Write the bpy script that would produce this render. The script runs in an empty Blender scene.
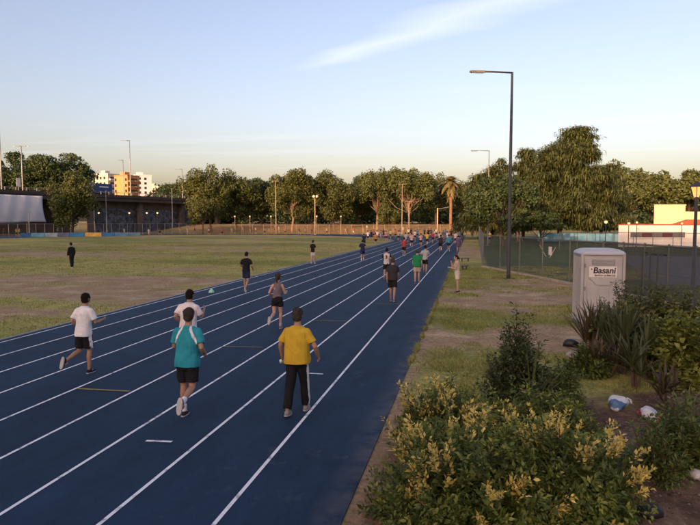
import bpy, bmesh, math, random
import numpy as np
from mathutils import Vector, Matrix
random.seed(7)
RNG = np.random.default_rng(11)
SC = bpy.context.scene
COL = SC.collection
R = math.radians

# ------------------------------------------------------------------ camera
CAM_H, FPX, YAW, PITCH = 3.25, 590.0, R(11.65), math.atan((262.5 - 221.0) / 590.0)
cd = bpy.data.cameras.new('camera'); cam = bpy.data.objects.new('camera', cd); COL.objects.link(cam)
cam.location = (0, 0, CAM_H); cam.rotation_euler = (R(90) - PITCH, 0, YAW)
cd.sensor_width = 36.0; cd.lens = 36.0 * FPX / 700.0; cd.clip_start = 0.1; cd.clip_end = 6000
SC.camera = cam
# ------------------------------------------------------------------ sun direction, sky, exposure
SUN_EL, SUN_SIDE = R(9.5), R(28)
fwd_h = np.array([-math.sin(YAW), math.cos(YAW), 0.0]); right = np.array([math.cos(YAW), math.sin(YAW), 0.0])
sun_h = -fwd_h * math.cos(SUN_SIDE) - right * math.sin(SUN_SIDE)          # behind the camera, a little to its left
sun_dir = sun_h * math.cos(SUN_EL) + np.array([0, 0, math.sin(SUN_EL)])
W = bpy.data.worlds.new('World'); SC.world = W; W.use_nodes = True
wn, wl = W.node_tree.nodes, W.node_tree.links
for n in list(wn): wn.remove(n)
wo = wn.new('ShaderNodeOutputWorld'); bg = wn.new('ShaderNodeBackground'); sky = wn.new('ShaderNodeTexSky')
sky.sky_type = 'NISHITA'; sky.sun_disc = False; sky.sun_elevation = SUN_EL
sky.sun_rotation = math.atan2(sun_dir[0], sun_dir[1])
sky.air_density = 1.0; sky.dust_density = 3.9; sky.ozone_density = 1.0; sky.altitude = 30
bg.inputs['Strength'].default_value = 0.15
def wmath(op, a, b=None, clamp=False):
    n = wn.new('ShaderNodeMath'); n.operation = op; n.use_clamp = clamp
    for i, v in enumerate((a, b)):
        if v is None: continue
        if isinstance(v, (int, float)): n.inputs[i].default_value = v
        else: wl.new(v, n.inputs[i])
    return n.outputs[0]
# thin high cirrus: wisps on a high flat layer (direction / height), plus one long diagonal trail
tc = wn.new('ShaderNodeTexCoord')
sep = wn.new('ShaderNodeSeparateXYZ'); wl.new(tc.outputs['Generated'], sep.inputs[0])
zc = wmath('MAXIMUM', sep.outputs[2], 0.02)
comb = wn.new('ShaderNodeCombineXYZ')
wl.new(wmath('DIVIDE', sep.outputs[0], zc), comb.inputs[0]); wl.new(wmath('DIVIDE', sep.outputs[1], zc), comb.inputs[1])
mp = wn.new('ShaderNodeMapping'); mp.inputs['Rotation'].default_value = (0, 0, R(35)); mp.inputs['Scale'].default_value = (0.10, 0.55, 1)
wl.new(comb.outputs[0], mp.inputs[0])
nz = wn.new('ShaderNodeTexNoise'); nz.inputs['Scale'].default_value = 2.2; nz.inputs['Detail'].default_value = 8; nz.inputs['Distortion'].default_value = 0.6
wl.new(mp.outputs[0], nz.inputs['Vector'])
wisp = wn.new('ShaderNodeMapRange'); wisp.inputs[1].default_value = 0.55; wisp.inputs[2].default_value = 0.85; wisp.inputs[3].default_value = 0; wisp.inputs[4].default_value = 0.16
wl.new(nz.outputs[0], wisp.inputs[0])
def cam_ray(px, py):
    f = fwd_h * math.cos(PITCH) - np.array([0, 0, math.sin(PITCH)]); u = fwd_h * math.sin(PITCH) + np.array([0, 0, math.cos(PITCH)])
    return f + right * (px - 350) / FPX + u * (262.5 - py) / FPX
def layer(px, py):
    d = cam_ray(px, py); return d[:2] / d[2]
t0, t1 = layer(300, 66), layer(540, -8)
tdir = (t1 - t0) / np.linalg.norm(t1 - t0); tlen = float(np.linalg.norm(t1 - t0)); tn = np.array([-tdir[1], tdir[0]])
def dot2(v, off):
    n = wn.new('ShaderNodeVectorMath'); n.operation = 'DOT_PRODUCT'; wl.new(comb.outputs[0], n.inputs[0]); n.inputs[1].default_value = (v[0], v[1], 0)
    return wmath('SUBTRACT', n.outputs['Value'], off)
al = dot2(tdir, float(t0 @ tdir)); ac = dot2(tn, float(t0 @ tn))
acn = wmath('ADD', ac, wmath('MULTIPLY', wmath('SUBTRACT', nz.outputs[0], 0.5), 0.9))
band = wmath('SUBTRACT', 1.0, wmath('DIVIDE', wmath('ABSOLUTE', acn), wmath('ADD', 0.12, wmath('MULTIPLY', wmath('MAXIMUM', al, 0.0), 0.10))), True)
ends = wmath('MULTIPLY', wmath('MULTIPLY', wmath('ADD', al, 0.15), 2.0, True), wmath('MULTIPLY', wmath('SUBTRACT', tlen * 3.0, al), 0.4, True))
trail = wmath('MULTIPLY', wmath('MULTIPLY', band, ends), 0.27)
cl = wmath('ADD', wisp.outputs[0], trail, True)
skyt = wn.new('ShaderNodeMix'); skyt.data_type = 'RGBA'; skyt.blend_type = 'MULTIPLY'; skyt.inputs[0].default_value = 1.0
wl.new(sky.outputs[0], skyt.inputs[6]); skyt.inputs[7].default_value = (1.14, 0.95, 1.02, 1)      # camera white balance
mixc = wn.new('ShaderNodeMix'); mixc.data_type = 'RGBA'; wl.new(cl, mixc.inputs[0]); wl.new(skyt.outputs[2], mixc.inputs[6]); mixc.inputs[7].default_value = (4.4, 4.3, 4.5, 1)
SKY_MIX_OUT = mixc.outputs[2]
wl.new(SKY_MIX_OUT, bg.inputs[0]); wl.new(bg.outputs[0], wo.inputs[0])
sl = bpy.data.lights.new('sun', 'SUN'); sun = bpy.data.objects.new('sun', sl); COL.objects.link(sun)
sl.energy = 2.7; sl.angle = R(0.6); sl.color = (1.0, 0.60, 0.32)
sun.rotation_euler = Vector(sun_dir).to_track_quat('Z', 'Y').to_euler(); sun.location = (0, 0, 60)
SC.view_settings.view_transform = 'Standard'; SC.view_settings.look = 'None'; SC.view_settings.exposure = 1.15; SC.view_settings.gamma = 1.0
SC.view_settings.use_curve_mapping = False
SC.render.engine = 'CYCLES'; SC.cycles.max_bounces = 6; SC.cycles.transparent_max_bounces = 12; SC.cycles.use_denoising = True

# ------------------------------------------------------------------ photograph pixels to places
def G(px, py, z=0.0):
    d = cam_ray(px, py); t = (z - CAM_H) / d[2]; p = np.array([0, 0, CAM_H]) + d * t; return p
def P(px, py, dist):
    d = cam_ray(px, py); t = dist / float(d @ fwd_h); return np.array([0, 0, CAM_H]) + d * t
def at(px, dist, z=0.0):
    p = P(px, 221, dist); p[2] = z; return p
def zat(py, dist): return float(P(350, py, dist)[2])
def depth(x, y): return -math.sin(YAW) * x + math.cos(YAW) * y
def sstep(a, b, v):
    t = np.clip((v - a) / (b - a), 0, 1); return t * t * (3 - 2 * t)
def hgt(x, y):
    x = np.asarray(x, float); y = np.asarray(y, float)
    dz = -math.sin(YAW) * x + math.cos(YAW) * y; dx = math.cos(YAW) * x + math.sin(YAW) * y
    ang = dx / np.maximum(dz, 1.0)
    return 2.2 * sstep(148, 185, dz) * sstep(-0.36, -0.24, ang) * (1 - sstep(0.19, 0.26, ang)) * (dz > 1)

# ------------------------------------------------------------------ noise in numpy (ground colours, wear)
def vnoise(x, y, seed=0):
    xi = np.floor(x).astype(np.int64); yi = np.floor(y).astype(np.int64); fx = x - xi; fy = y - yi
    fx = fx * fx * (3 - 2 * fx); fy = fy * fy * (3 - 2 * fy)
    def h(a, b):
        n = (a * 374761393 + b * 668265263 + seed * 974711) & 0x7fffffff
        n = ((n ^ (n >> 13)) * 1274126177) & 0x7fffffff
        return ((n ^ (n >> 16)) & 0xffff) / 65535.0
    return (h(xi, yi) * (1 - fx) + h(xi + 1, yi) * fx) * (1 - fy) + (h(xi, yi + 1) * (1 - fx) + h(xi + 1, yi + 1) * fx) * fy
def fbm(x, y, seed=0, o=4):
    s = 0; a = 0.5; t = 0
    for k in range(o):
        s = s + a * vnoise(x * 2 ** k, y * 2 ** k, seed + k * 17); t += a; a *= 0.5
    return s / t

# ------------------------------------------------------------------ materials
MATS = {}
def mat(name, color, rough=0.7, var=0.12, scale=6.0, bump=0.0, bscale=40.0, metal=0.0, spec=0.4, color2=None, detail=5.0, stretch=(1, 1, 1), thr=None, emit=None):
    if name in MATS: return MATS[name]
    m = bpy.data.materials.new(name); m.use_nodes = True; MATS[name] = m
    nt = m.node_tree; b = nt.nodes['Principled BSDF']
    c = nt.nodes.new('ShaderNodeTexCoord'); mpn = nt.nodes.new('ShaderNodeMapping'); mpn.inputs['Scale'].default_value = stretch
    nt.links.new(c.outputs['Object'], mpn.inputs[0])
    n = nt.nodes.new('ShaderNodeTexNoise'); n.inputs['Scale'].default_value = scale; n.inputs['Detail'].default_value = detail
    nt.links.new(mpn.outputs[0], n.inputs['Vector'])
    rp = nt.nodes.new('ShaderNodeValToRGB')
    c = np.array(color[:3]); c2 = np.array(color2[:3]) if color2 is not None else None
    lo, hi = (c * (1 - var), np.minimum(c * (1 + var), 1)) if c2 is None else (c, c2)
    rp.color_ramp.elements[0].position, rp.color_ramp.elements[1].position = thr or (0.32, 0.68)
    rp.color_ramp.elements[0].color = (*lo, 1); rp.color_ramp.elements[1].color = (*hi, 1)
    nt.links.new(n.outputs[0], rp.inputs[0]); nt.links.new(rp.outputs[0], b.inputs['Base Color'])
    b.inputs['Roughness'].default_value = rough; b.inputs['Metallic'].default_value = metal; b.inputs['Specular IOR Level'].default_value = spec
    if bump:
        n2 = nt.nodes.new('ShaderNodeTexNoise'); n2.inputs['Scale'].default_value = bscale; n2.inputs['Detail'].default_value = 6
        nt.links.new(mpn.outputs[0], n2.inputs['Vector'])
        bp = nt.nodes.new('ShaderNodeBump'); bp.inputs['Strength'].default_value = bump; bp.inputs['Distance'].default_value = 0.02
        nt.links.new(n2.outputs[0], bp.inputs['Height']); nt.links.new(bp.outputs[0], b.inputs['Normal'])
    if emit:
        b.inputs['Emission Color'].default_value = (*emit[0], 1); b.inputs['Emission Strength'].default_value = emit[1]
    return m
def leafmat(name, dark, light, trans=0.25, rough=0.55):
    if name in MATS: return MATS[name]
    m = bpy.data.materials.new(name); m.use_nodes = True; MATS[name] = m
    nt = m.node_tree; b = nt.nodes['Principled BSDF']; out = nt.nodes['Material Output']
    g = nt.nodes.new('ShaderNodeNewGeometry'); rp = nt.nodes.new('ShaderNodeValToRGB')
    rp.color_ramp.elements[0].color = (*dark, 1); rp.color_ramp.elements[1].color = (*light, 1)
    nt.links.new(g.outputs['Random Per Island'], rp.inputs[0])
    tcn = nt.nodes.new('ShaderNodeTexCoord'); n = nt.nodes.new('ShaderNodeTexNoise'); n.inputs['Scale'].default_value = 0.9
    nt.links.new(tcn.outputs['Object'], n.inputs['Vector'])
    hs = nt.nodes.new('ShaderNodeHueSaturation'); mr = nt.nodes.new('ShaderNodeMapRange'); mr.inputs[3].default_value = 0.72; mr.inputs[4].default_value = 1.28
    mr.inputs[1].default_value = 0.3; mr.inputs[2].default_value = 0.7
    nt.links.new(n.outputs[0], mr.inputs[0]); nt.links.new(mr.outputs[0], hs.inputs['Value']); nt.links.new(rp.outputs[0], hs.inputs['Color'])
    nt.links.new(hs.outputs[0], b.inputs['Base Color']); b.inputs['Roughness'].default_value = rough; b.inputs['Specular IOR Level'].default_value = 0.3
    tr = nt.nodes.new('ShaderNodeBsdfTranslucent'); nt.links.new(hs.outputs[0], tr.inputs[0])
    mx = nt.nodes.new('ShaderNodeMixShader'); mx.inputs[0].default_value = trans
    nt.links.new(b.outputs[0], mx.inputs[1]); nt.links.new(tr.outputs[0], mx.inputs[2]); nt.links.new(mx.outputs[0], out.inputs[0])
    return m

# ------------------------------------------------------------------ mesh helpers
def link(name, me, m=None, parent=None, loc=None):
    o = bpy.data.objects.new(name, me); COL.objects.link(o)
    if m is not None and me is not None:
        for mm in (m if isinstance(m, (list, tuple)) else [m]): me.materials.append(mm)
    if parent is not None: o.parent = parent
    if loc is not None: o.location = loc
    return o
def mesh_np(name, V, F, m=None, parent=None, loc=None, smooth=False, uniform=None):
    me = bpy.data.meshes.new(name)
    V = np.asarray(V, np.float32)
    if isinstance(F, np.ndarray):
        k = F.shape[1]; me.vertices.add(len(V)); me.vertices.foreach_set('co', V.ravel())
        me.loops.add(F.size); me.loops.foreach_set('vertex_index', F.astype(np.int32).ravel())
        me.polygons.add(len(F)); me.polygons.foreach_set('loop_start', np.arange(0, F.size, k, dtype=np.int32))
        me.update(calc_edges=True)
    else:
        me.from_pydata([tuple(v) for v in V], [], F); me.update()
    if smooth and len(me.polygons): me.polygons.foreach_set('use_smooth', np.ones(len(me.polygons), bool))
    return link(name, me, m, parent, loc)
def tag(o, label=None, cat=None, group=None, kind=None):
    if label: o['label'] = label
    if cat: o['category'] = cat
    if group: o['group'] = group
    if kind: o['kind'] = kind
    return o
def thing(name, label, cat, loc=(0, 0, 0), rz=0.0, group=None):
    o = bpy.data.objects.new(name, None); COL.objects.link(o); o.location = [float(v) for v in loc]; o.rotation_euler = (0, 0, rz); o.empty_display_size = 0.2
    return tag(o, label, cat, group)
def copy_tree(o, parent=None):
    c = o.copy(); COL.objects.link(c); c.parent = parent
    for ch in o.children: copy_tree(ch, c)
    return c
class MB:
    def __init__(s): s.v = []; s.f = []
    def add(s, V, F):
        o = len(s.v); s.v += [tuple(float(c) for c in p) for p in V]; s.f += [tuple(i + o for i in q) for q in F]; return s
    def box(s, c, size, rz=0.0, bev=0.0, mtx=None):
        bm = bmesh.new(); bmesh.ops.create_cube(bm, size=1.0)
        for v in bm.verts: v.co = Vector((v.co.x * size[0], v.co.y * size[1], v.co.z * size[2]))
        if bev: bmesh.ops.bevel(bm, geom=bm.edges[:], offset=bev, segments=2, affect='EDGES', profile=0.6)
        M = Matrix.Translation(Vector(c)) @ (mtx if mtx is not None else Matrix.Rotation(rz, 4, 'Z'))
        bm.verts.index_update(); V = [M @ v.co for v in bm.verts]; F = [[v.index for v in f.verts] for f in bm.faces]; bm.free(); return s.add(V, F)
    def tube(s, pts, rad, n=8, cap=True):
        V, F = tube(pts, rad, n, cap); return s.add(V, F)
    def prism(s, poly, d0, d1):       # polygon in x,z extruded along y
        n = len(poly); V = [(x, d0, z) for x, z in poly] + [(x, d1, z) for x, z in poly]
        F = [tuple(range(n)), tuple(range(2 * n - 1, n - 1, -1))] + [(i + n, (i + 1) % n + n, (i + 1) % n, i) for i in range(n)]
        return s.add(V, F)
    def build(s, name, m=None, parent=None, loc=None, smooth=False): return mesh_np(name, np.array(s.v, np.float32).reshape(-1, 3), s.f, m, parent, loc, smooth)
def tube(pts, rad, n=8, cap=True):
    pts = [np.asarray(p, float) for p in pts]; k = len(pts)
    if isinstance(rad, (int, float)): rad = [rad] * k
    V = []; F = []; T = []
    for i in range(k):
        t = pts[min(i + 1, k - 1)] - pts[max(i - 1, 0)]; T.append(t / (np.linalg.norm(t) + 1e-9))
    a = np.array([1.0, 0, 0]) if abs(T[0][0]) < 0.9 else np.array([0, 1.0, 0])
    u = np.cross(T[0], a); u /= np.linalg.norm(u)
    for i in range(k):
        u = u - T[i] * (u @ T[i]); u /= np.linalg.norm(u) + 1e-9; w = np.cross(T[i], u)
        r = rad[i]; ru, rw = (r if isinstance(r, (tuple, list)) else (r, r))
        for j in range(n):
            th = 2 * math.pi * j / n; V.append(pts[i] + u * math.cos(th) * ru + w * math.sin(th) * rw)
    for i in range(k - 1):
        for j in range(n):
            a0 = i * n + j; a1 = i * n + (j + 1) % n; F.append((a0, a1, a1 + n, a0 + n))
    if cap:
        F.append(tuple(range(n - 1, -1, -1))); F.append(tuple((k - 1) * n + j for j in range(n)))
    return V, F
def ellipsoid(c, r, nu=14, nv=9, M=None):
    V = []; F = []
    for i in range(nv + 1):
        ph = math.pi * i / nv
        for j in range(nu):
            th = 2 * math.pi * j / nu
            p = np.array([math.sin(ph) * math.cos(th) * r[0], math.sin(ph) * math.sin(th) * r[1], math.cos(ph) * r[2]])
            if M is not None: p = M @ p
            V.append(p + np.asarray(c, float))
    for i in range(nv):
        for j in range(nu):
            a = i * nu + j; b = i * nu + (j + 1) % nu; F.append((a, a + nu, b + nu, b))
    return V, F
def loft(cs, rx, ry, n=18, p=2.3, M=None):
    V = []; F = []; k = len(cs)
    for i in range(k):
        for j in range(n):
            th = 2 * math.pi * j / n; cx, sx = math.cos(th), math.sin(th)
            q = np.array([math.copysign(abs(cx) ** (2 / p), cx) * rx[i], math.copysign(abs(sx) ** (2 / p), sx) * ry[i], 0.0])
            V.append(np.asarray(cs[i], float) + (M @ q if M is not None else q))
    for i in range(k - 1):
        for j in range(n):
            a = i * n + j; b = i * n + (j + 1) % n; F.append((a, b, b + n, a + n))
    F.append(tuple(range(n - 1, -1, -1))); F.append(tuple((k - 1) * n + j for j in range(n)))
    return V, F
# meshes that are grown to one continuous surface (bodies, clothes, bags): collected here, evaluated together
SOFT = []
def soft(name, pieces, voxel, m, parent, smooth=3, wrinkle=0.0, wfreq=14.0, matfn=None):
    V = []; F = []
    for pv, pf in pieces:
        o = len(V); V += [tuple(float(c) for c in q) for q in pv]; F += [tuple(i + o for i in q) for q in pf]
    o = mesh_np(name, np.array(V, np.float32), F, None, parent)
    md = o.modifiers.new('r', 'REMESH'); md.mode = 'VOXEL'; md.voxel_size = voxel
    if smooth:
        ms = o.modifiers.new('s', 'SMOOTH'); ms.factor = 0.5; ms.iterations = smooth
    SOFT.append((o, m, wrinkle, wfreq, matfn)); return o
def bake_soft():
    dg = bpy.context.evaluated_depsgraph_get(); done = []
    for o, *_ in SOFT: done.append(bpy.data.meshes.new_from_object(o.evaluated_get(dg)))
    for (o, m, wr, wf, fn), me in zip(SOFT, done):
        o.modifiers.clear(); o.data = me; me.name = o.name; me.materials.clear()
        for mm in (m if isinstance(m, (list, tuple)) else [m]): me.materials.append(mm)
        n = len(me.vertices); co = np.empty(n * 3, np.float32); me.vertices.foreach_get('co', co); co = co.reshape(-1, 3)
        if wr:
            no = np.empty(n * 3, np.float32); me.vertex_normals.foreach_get('vector', no); no = no.reshape(-1, 3)
            rg = np.random.default_rng(abs(hash(o.name)) % 1000 if False else len(o.name) + int(co[:, 2].sum() * 10) % 997); d = np.zeros(n)
            for k in range(7):
                w = rg.normal(size=3) * wf * (0.6 + 0.35 * k); w[2] *= 0.6; d += np.sin(co @ w + rg.uniform(0, 6.3) + 0.8 * np.sin(co @ (w[[1, 2, 0]] * 0.7))) / (1 + 0.4 * k)
            co = co + no * (d * wr / 3.0)[:, None]; me.vertices.foreach_set('co', co.astype(np.float32).ravel())
        np_ = len(me.polygons)
        if np_:
            me.polygons.foreach_set('use_smooth', np.ones(np_, bool))
            if fn is not None:
                cen = np.empty(np_ * 3, np.float32); me.polygons.foreach_get('center', cen); nrm = np.empty(np_ * 3, np.float32); me.polygons.foreach_get('normal', nrm)
                me.polygons.foreach_set('material_index', fn(cen.reshape(-1, 3), nrm.reshape(-1, 3)).astype(np.int32))
        me.update()
        if o.name.split('.')[0] == 'hair' and n > 620:        # loose locks over the hair's surface
            rg = np.random.default_rng(n); no = np.empty(n * 3, np.float32); me.vertex_normals.foreach_get('vector', no); no = no.reshape(-1, 3); i = rg.integers(0, n, 1500); c = co[i]; nn = no[i]
            dn = np.array([0, -.35, -1.0]) + rg.normal(0, .45, (1500, 3)); dn -= nn * (dn * nn).sum(1, keepdims=True); dn /= np.linalg.norm(dn, axis=1, keepdims=True) + 1e-9; sd = np.cross(nn, dn) * .0035
            L = rg.uniform(.015, .04, (1500, 1)); V = np.stack([c + sd, c - sd, c + dn * L + nn * rg.uniform(.002, .012, (1500, 1))], 1).reshape(-1, 3)
            tag(mesh_np('locks', V, np.arange(4500).reshape(-1, 3), m, o), kind='stuff')
    SOFT.clear()
def textmesh(body, size, m, parent, loc, rot, name='lettering', bold=0.0, align='CENTER', shear=0.0, extr=0.002):
    cu = bpy.data.curves.new('t', 'FONT'); cu.body = body; cu.size = size; cu.align_x = align; cu.align_y = 'CENTER'; cu.extrude = extr; cu.offset = bold; cu.shear = shear
    to = bpy.data.objects.new('t', cu); COL.objects.link(to); dg = bpy.context.evaluated_depsgraph_get()
    me = bpy.data.meshes.new_from_object(to.evaluated_get(dg)); bpy.data.objects.remove(to); me.materials.clear()
    o = link(name, me, m, parent); o.location = loc; o.rotation_euler = rot; return o
# ================================================================== the ground
LINE0, LANE, NL = -2.65, 1.2, 9
LX = [LINE0 - LANE * k for k in range(NL)]                 # nine lane lines
TR_R, TR_L = -1.33, LX[-1] - 0.22                          # edges of the blue surface
BY, RC = 92.0, 36.3                                        # bend begins, inner radius
CX = TR_L - RC
def blob(x, y, px, py, rx, ry):
    c = G(px, py); return np.exp(-(((x - c[0]) / rx) ** 2 + ((y - c[1]) / ry) ** 2))
def dirt_amount(x, y):
    x = np.asarray(x, float); y = np.asarray(y, float)
    n = fbm(x * 0.16 + 40, y * 0.30 + 7, 3, 5); n2 = fbm(x * 0.9, y * 0.9, 9, 4)
    d = (n - 0.53) * 3.0
    d = d + 0.62 * blob(x, y, 60, 292, 9, 3.2) + 0.6 * blob(x, y, 160, 285, 9, 4.0) + 0.5 * blob(x, y, 10, 312, 4, 3) + 0.6 * blob(x, y, 60, 254, 16, 4.5) - 0.9 * blob(x, y, 130, 262, 26, 6.5)
    d = d + 0.5 * blob(x, y, 230, 272, 6, 5) - 0.4 * blob(x, y, 40, 328, 4, 2)
    d = d + 0.85 * blob(x, y, 540, 300, 3.0, 3.5) + 0.7 * blob(x, y, 520, 318, 1.8, 1.3) + 0.9 * blob(x, y, 556, 285, 2.2, 2.5) + 0.7 * blob(x, y, 560, 335, 1.6, 1.4)
    d = d - 0.5 * blob(x, y, 450, 275, 2.0, 9) - 0.5 * blob(x, y, 440, 320, 1.6, 2.5)
    d = d + 1.1 * np.exp(-((x - TR_R) / (.25 + .5 * fbm(y * .8, y * 0 + 1, 13, 2))) ** 2) * (1 - sstep(11, 26, y)) * (x > TR_R - .5)
    d = d + (n2 - 0.5) * 1.35 + .14 * (x > TR_R)
    return np.clip(d * 1.25 + 0.12, 0, 1)
def soil_amount(x, y):
    x = np.asarray(x, float); y = np.asarray(y, float)
    e = (fbm(x * 1.1, y * 1.1, 21, 4) - 0.5) * 1.8
    s1 = sstep(0.3, -0.5, np.maximum(y - (9.9 + 0.62 * x) + e, (-x - 1.2)))             # bed under the shrubs, along the track
    return s1
F0c = G(483, 267); _fd = G(571, 284.5) - F0c; _fd /= np.linalg.norm(_fd); Fnc = np.array([-_fd[1], _fd[0]])      # fence corner, and the side away from the track
def ground_color(x, y):
    x = np.asarray(x, float); y = np.asarray(y, float)
    d = dirt_amount(x, y)[..., None]; s = soil_amount(x, y)[..., None]
    g1 = np.array([0.190, 0.208, 0.052]); g2 = np.array([0.345, 0.308, 0.096]); br = np.array([0.33, 0.225, 0.13]); br2 = np.array([0.42, 0.33, 0.20]); so = np.array([0.115, 0.068, 0.046]); so2 = np.array([0.20, 0.128, 0.086])
    m = fbm(x * 0.07 + 3, y * 0.16, 31, 4)[..., None]; g = g1 * (1 - sstep(0.35, 0.65, m)) + g2 * sstep(0.35, 0.65, m)
    m2 = fbm(x * 1.4, y * 2.2, 5, 4)[..., None]; b = br * (1 - sstep(0.55, 0.75, m2)) + br2 * sstep(0.55, 0.75, m2)
    c = g * (1 - d) + b * d
    m3 = fbm(x * 2.3, y * 2.3, 71, 4)[..., None]; sc = so * (1 - sstep(0.4, 0.7, m3)) + so2 * sstep(0.4, 0.7, m3)
    c = c * (1 - s) + sc * s
    pk = sstep(-.3, .4, (x - F0c[0]) * Fnc[0] + (y - F0c[1]) * Fnc[1])[..., None] * sstep(.9, 1.3, x)[..., None] * (1 - sstep(120, 140, y))[..., None]     # lusher park lawn behind the fence, tree shade painted in as darker green
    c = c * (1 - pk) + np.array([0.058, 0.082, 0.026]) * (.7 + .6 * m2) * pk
    dz = (-math.sin(YAW) * x + math.cos(YAW) * y)[..., None]; ang = ((math.cos(YAW) * x + math.sin(YAW) * y)[..., None]) / np.maximum(dz, 1)
    far = sstep(143, 158, dz) * sstep(-0.62, -0.30, ang) * (1 - sstep(0.20, 0.27, ang))     # dry grass bank by the far fence
    c = c * (1 - far) + np.array([0.26, 0.19, 0.085]) * far * (0.75 + 0.5 * m2)
    return c
xs = np.unique(np.concatenate([[-3000, -1500, -800, -500], np.arange(-320, -110, 14.0), np.arange(-110, -36, 1.6), np.arange(-36, -12, 0.4), np.arange(-12, -1.4, 1.5), np.arange(-1.4, 12, 0.12), np.arange(12, 40, 1.0), np.arange(40, 120, 4.0), np.arange(120, 330, 15.0), [500, 800, 1500, 3000]]).round(4))
ys = np.unique(np.concatenate([[-1500, -800, -400, -200, -120, -60, -20], np.arange(-10, 4, 1.0), np.arange(4, 18, 0.14), np.arange(18, 45, 0.4), np.arange(45, 110, 1.4), np.arange(110, 240, 3.0), [260, 300, 400, 600, 1000, 2000, 4000]]).round(4))
gx, gy = np.meshgrid(xs, ys); gz = hgt(gx, gy)
near = sstep(-1.0, -0.6, gx) * (1 - sstep(14, 18, gx)) * sstep(2, 5, gy) * (1 - sstep(40, 44, gy))
gz = gz + near * ((fbm(gx * 1.6, gy * 1.6, 91, 3) - 0.5) * 0.035 + soil_amount(gx, gy) * ((fbm(gx * 5, gy * 5, 92, 3) - 0.5) * 0.05) - 0.014)
nx, ny = len(xs), len(ys)
idx = np.arange(nx * ny).reshape(ny, nx)
gF = np.stack([idx[:-1, :-1], idx[:-1, 1:], idx[1:, 1:], idx[1:, :-1]], -1).reshape(-1, 4)
def attr_ground():
    m = bpy.data.materials.new('ground_grass_soil'); m.use_nodes = True; nt = m.node_tree; b = nt.nodes['Principled BSDF']
    a = nt.nodes.new('ShaderNodeAttribute'); a.attribute_name = 'base'
    c = nt.nodes.new('ShaderNodeTexCoord')
    n1 = nt.nodes.new('ShaderNodeTexNoise'); n1.inputs['Scale'].default_value = 9.0; n1.inputs['Detail'].default_value = 9; n1.inputs['Roughness'].default_value = 0.68
    n2 = nt.nodes.new('ShaderNodeTexNoise'); n2.inputs['Scale'].default_value = 0.8; n2.inputs['Detail'].default_value = 7; n2.inputs['Roughness'].default_value = 0.62
    for n in (n1, n2): nt.links.new(c.outputs['Object'], n.inputs['Vector'])
    mr = nt.nodes.new('ShaderNodeMapRange'); mr.inputs[1].default_value = 0.3; mr.inputs[2].default_value = 0.7; mr.inputs[3].default_value = 0.55; mr.inputs[4].default_value = 1.45
    nt.links.new(n1.outputs[0], mr.inputs[0])
    mr2 = nt.nodes.new('ShaderNodeMapRange'); mr2.inputs[1].default_value = 0.3; mr2.inputs[2].default_value = 0.7; mr2.inputs[3].default_value = 0.78; mr2.inputs[4].default_value = 1.22
    nt.links.new(n2.outputs[0], mr2.inputs[0])
    mu = nt.nodes.new('ShaderNodeMath'); mu.operation = 'MULTIPLY'; nt.links.new(mr.outputs[0], mu.inputs[0]); nt.links.new(mr2.outputs[0], mu.inputs[1])
    hs = nt.nodes.new('ShaderNodeHueSaturation'); nt.links.new(a.outputs['Color'], hs.inputs['Color']); nt.links.new(mu.outputs[0], hs.inputs['Value'])
    nt.links.new(hs.outputs[0], b.inputs['Base Color']); b.inputs['Roughness'].default_value = 0.95; b.inputs['Specular IOR Level'].default_value = 0.1
    bp = nt.nodes.new('ShaderNodeBump'); bp.inputs['Strength'].default_value = 0.7; bp.inputs['Distance'].default_value = 0.05
    nt.links.new(n1.outputs[0], bp.inputs['Height']); nt.links.new(bp.outputs[0], b.inputs['Normal'])
    return m
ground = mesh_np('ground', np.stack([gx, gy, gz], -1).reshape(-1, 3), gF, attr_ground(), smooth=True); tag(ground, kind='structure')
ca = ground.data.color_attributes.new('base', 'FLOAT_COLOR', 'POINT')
gc = ground_color(gx, gy).reshape(-1, 3); ca.data.foreach_set('color', np.concatenate([gc, np.ones((len(gc), 1))], 1).astype(np.float32).ravel())

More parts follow.
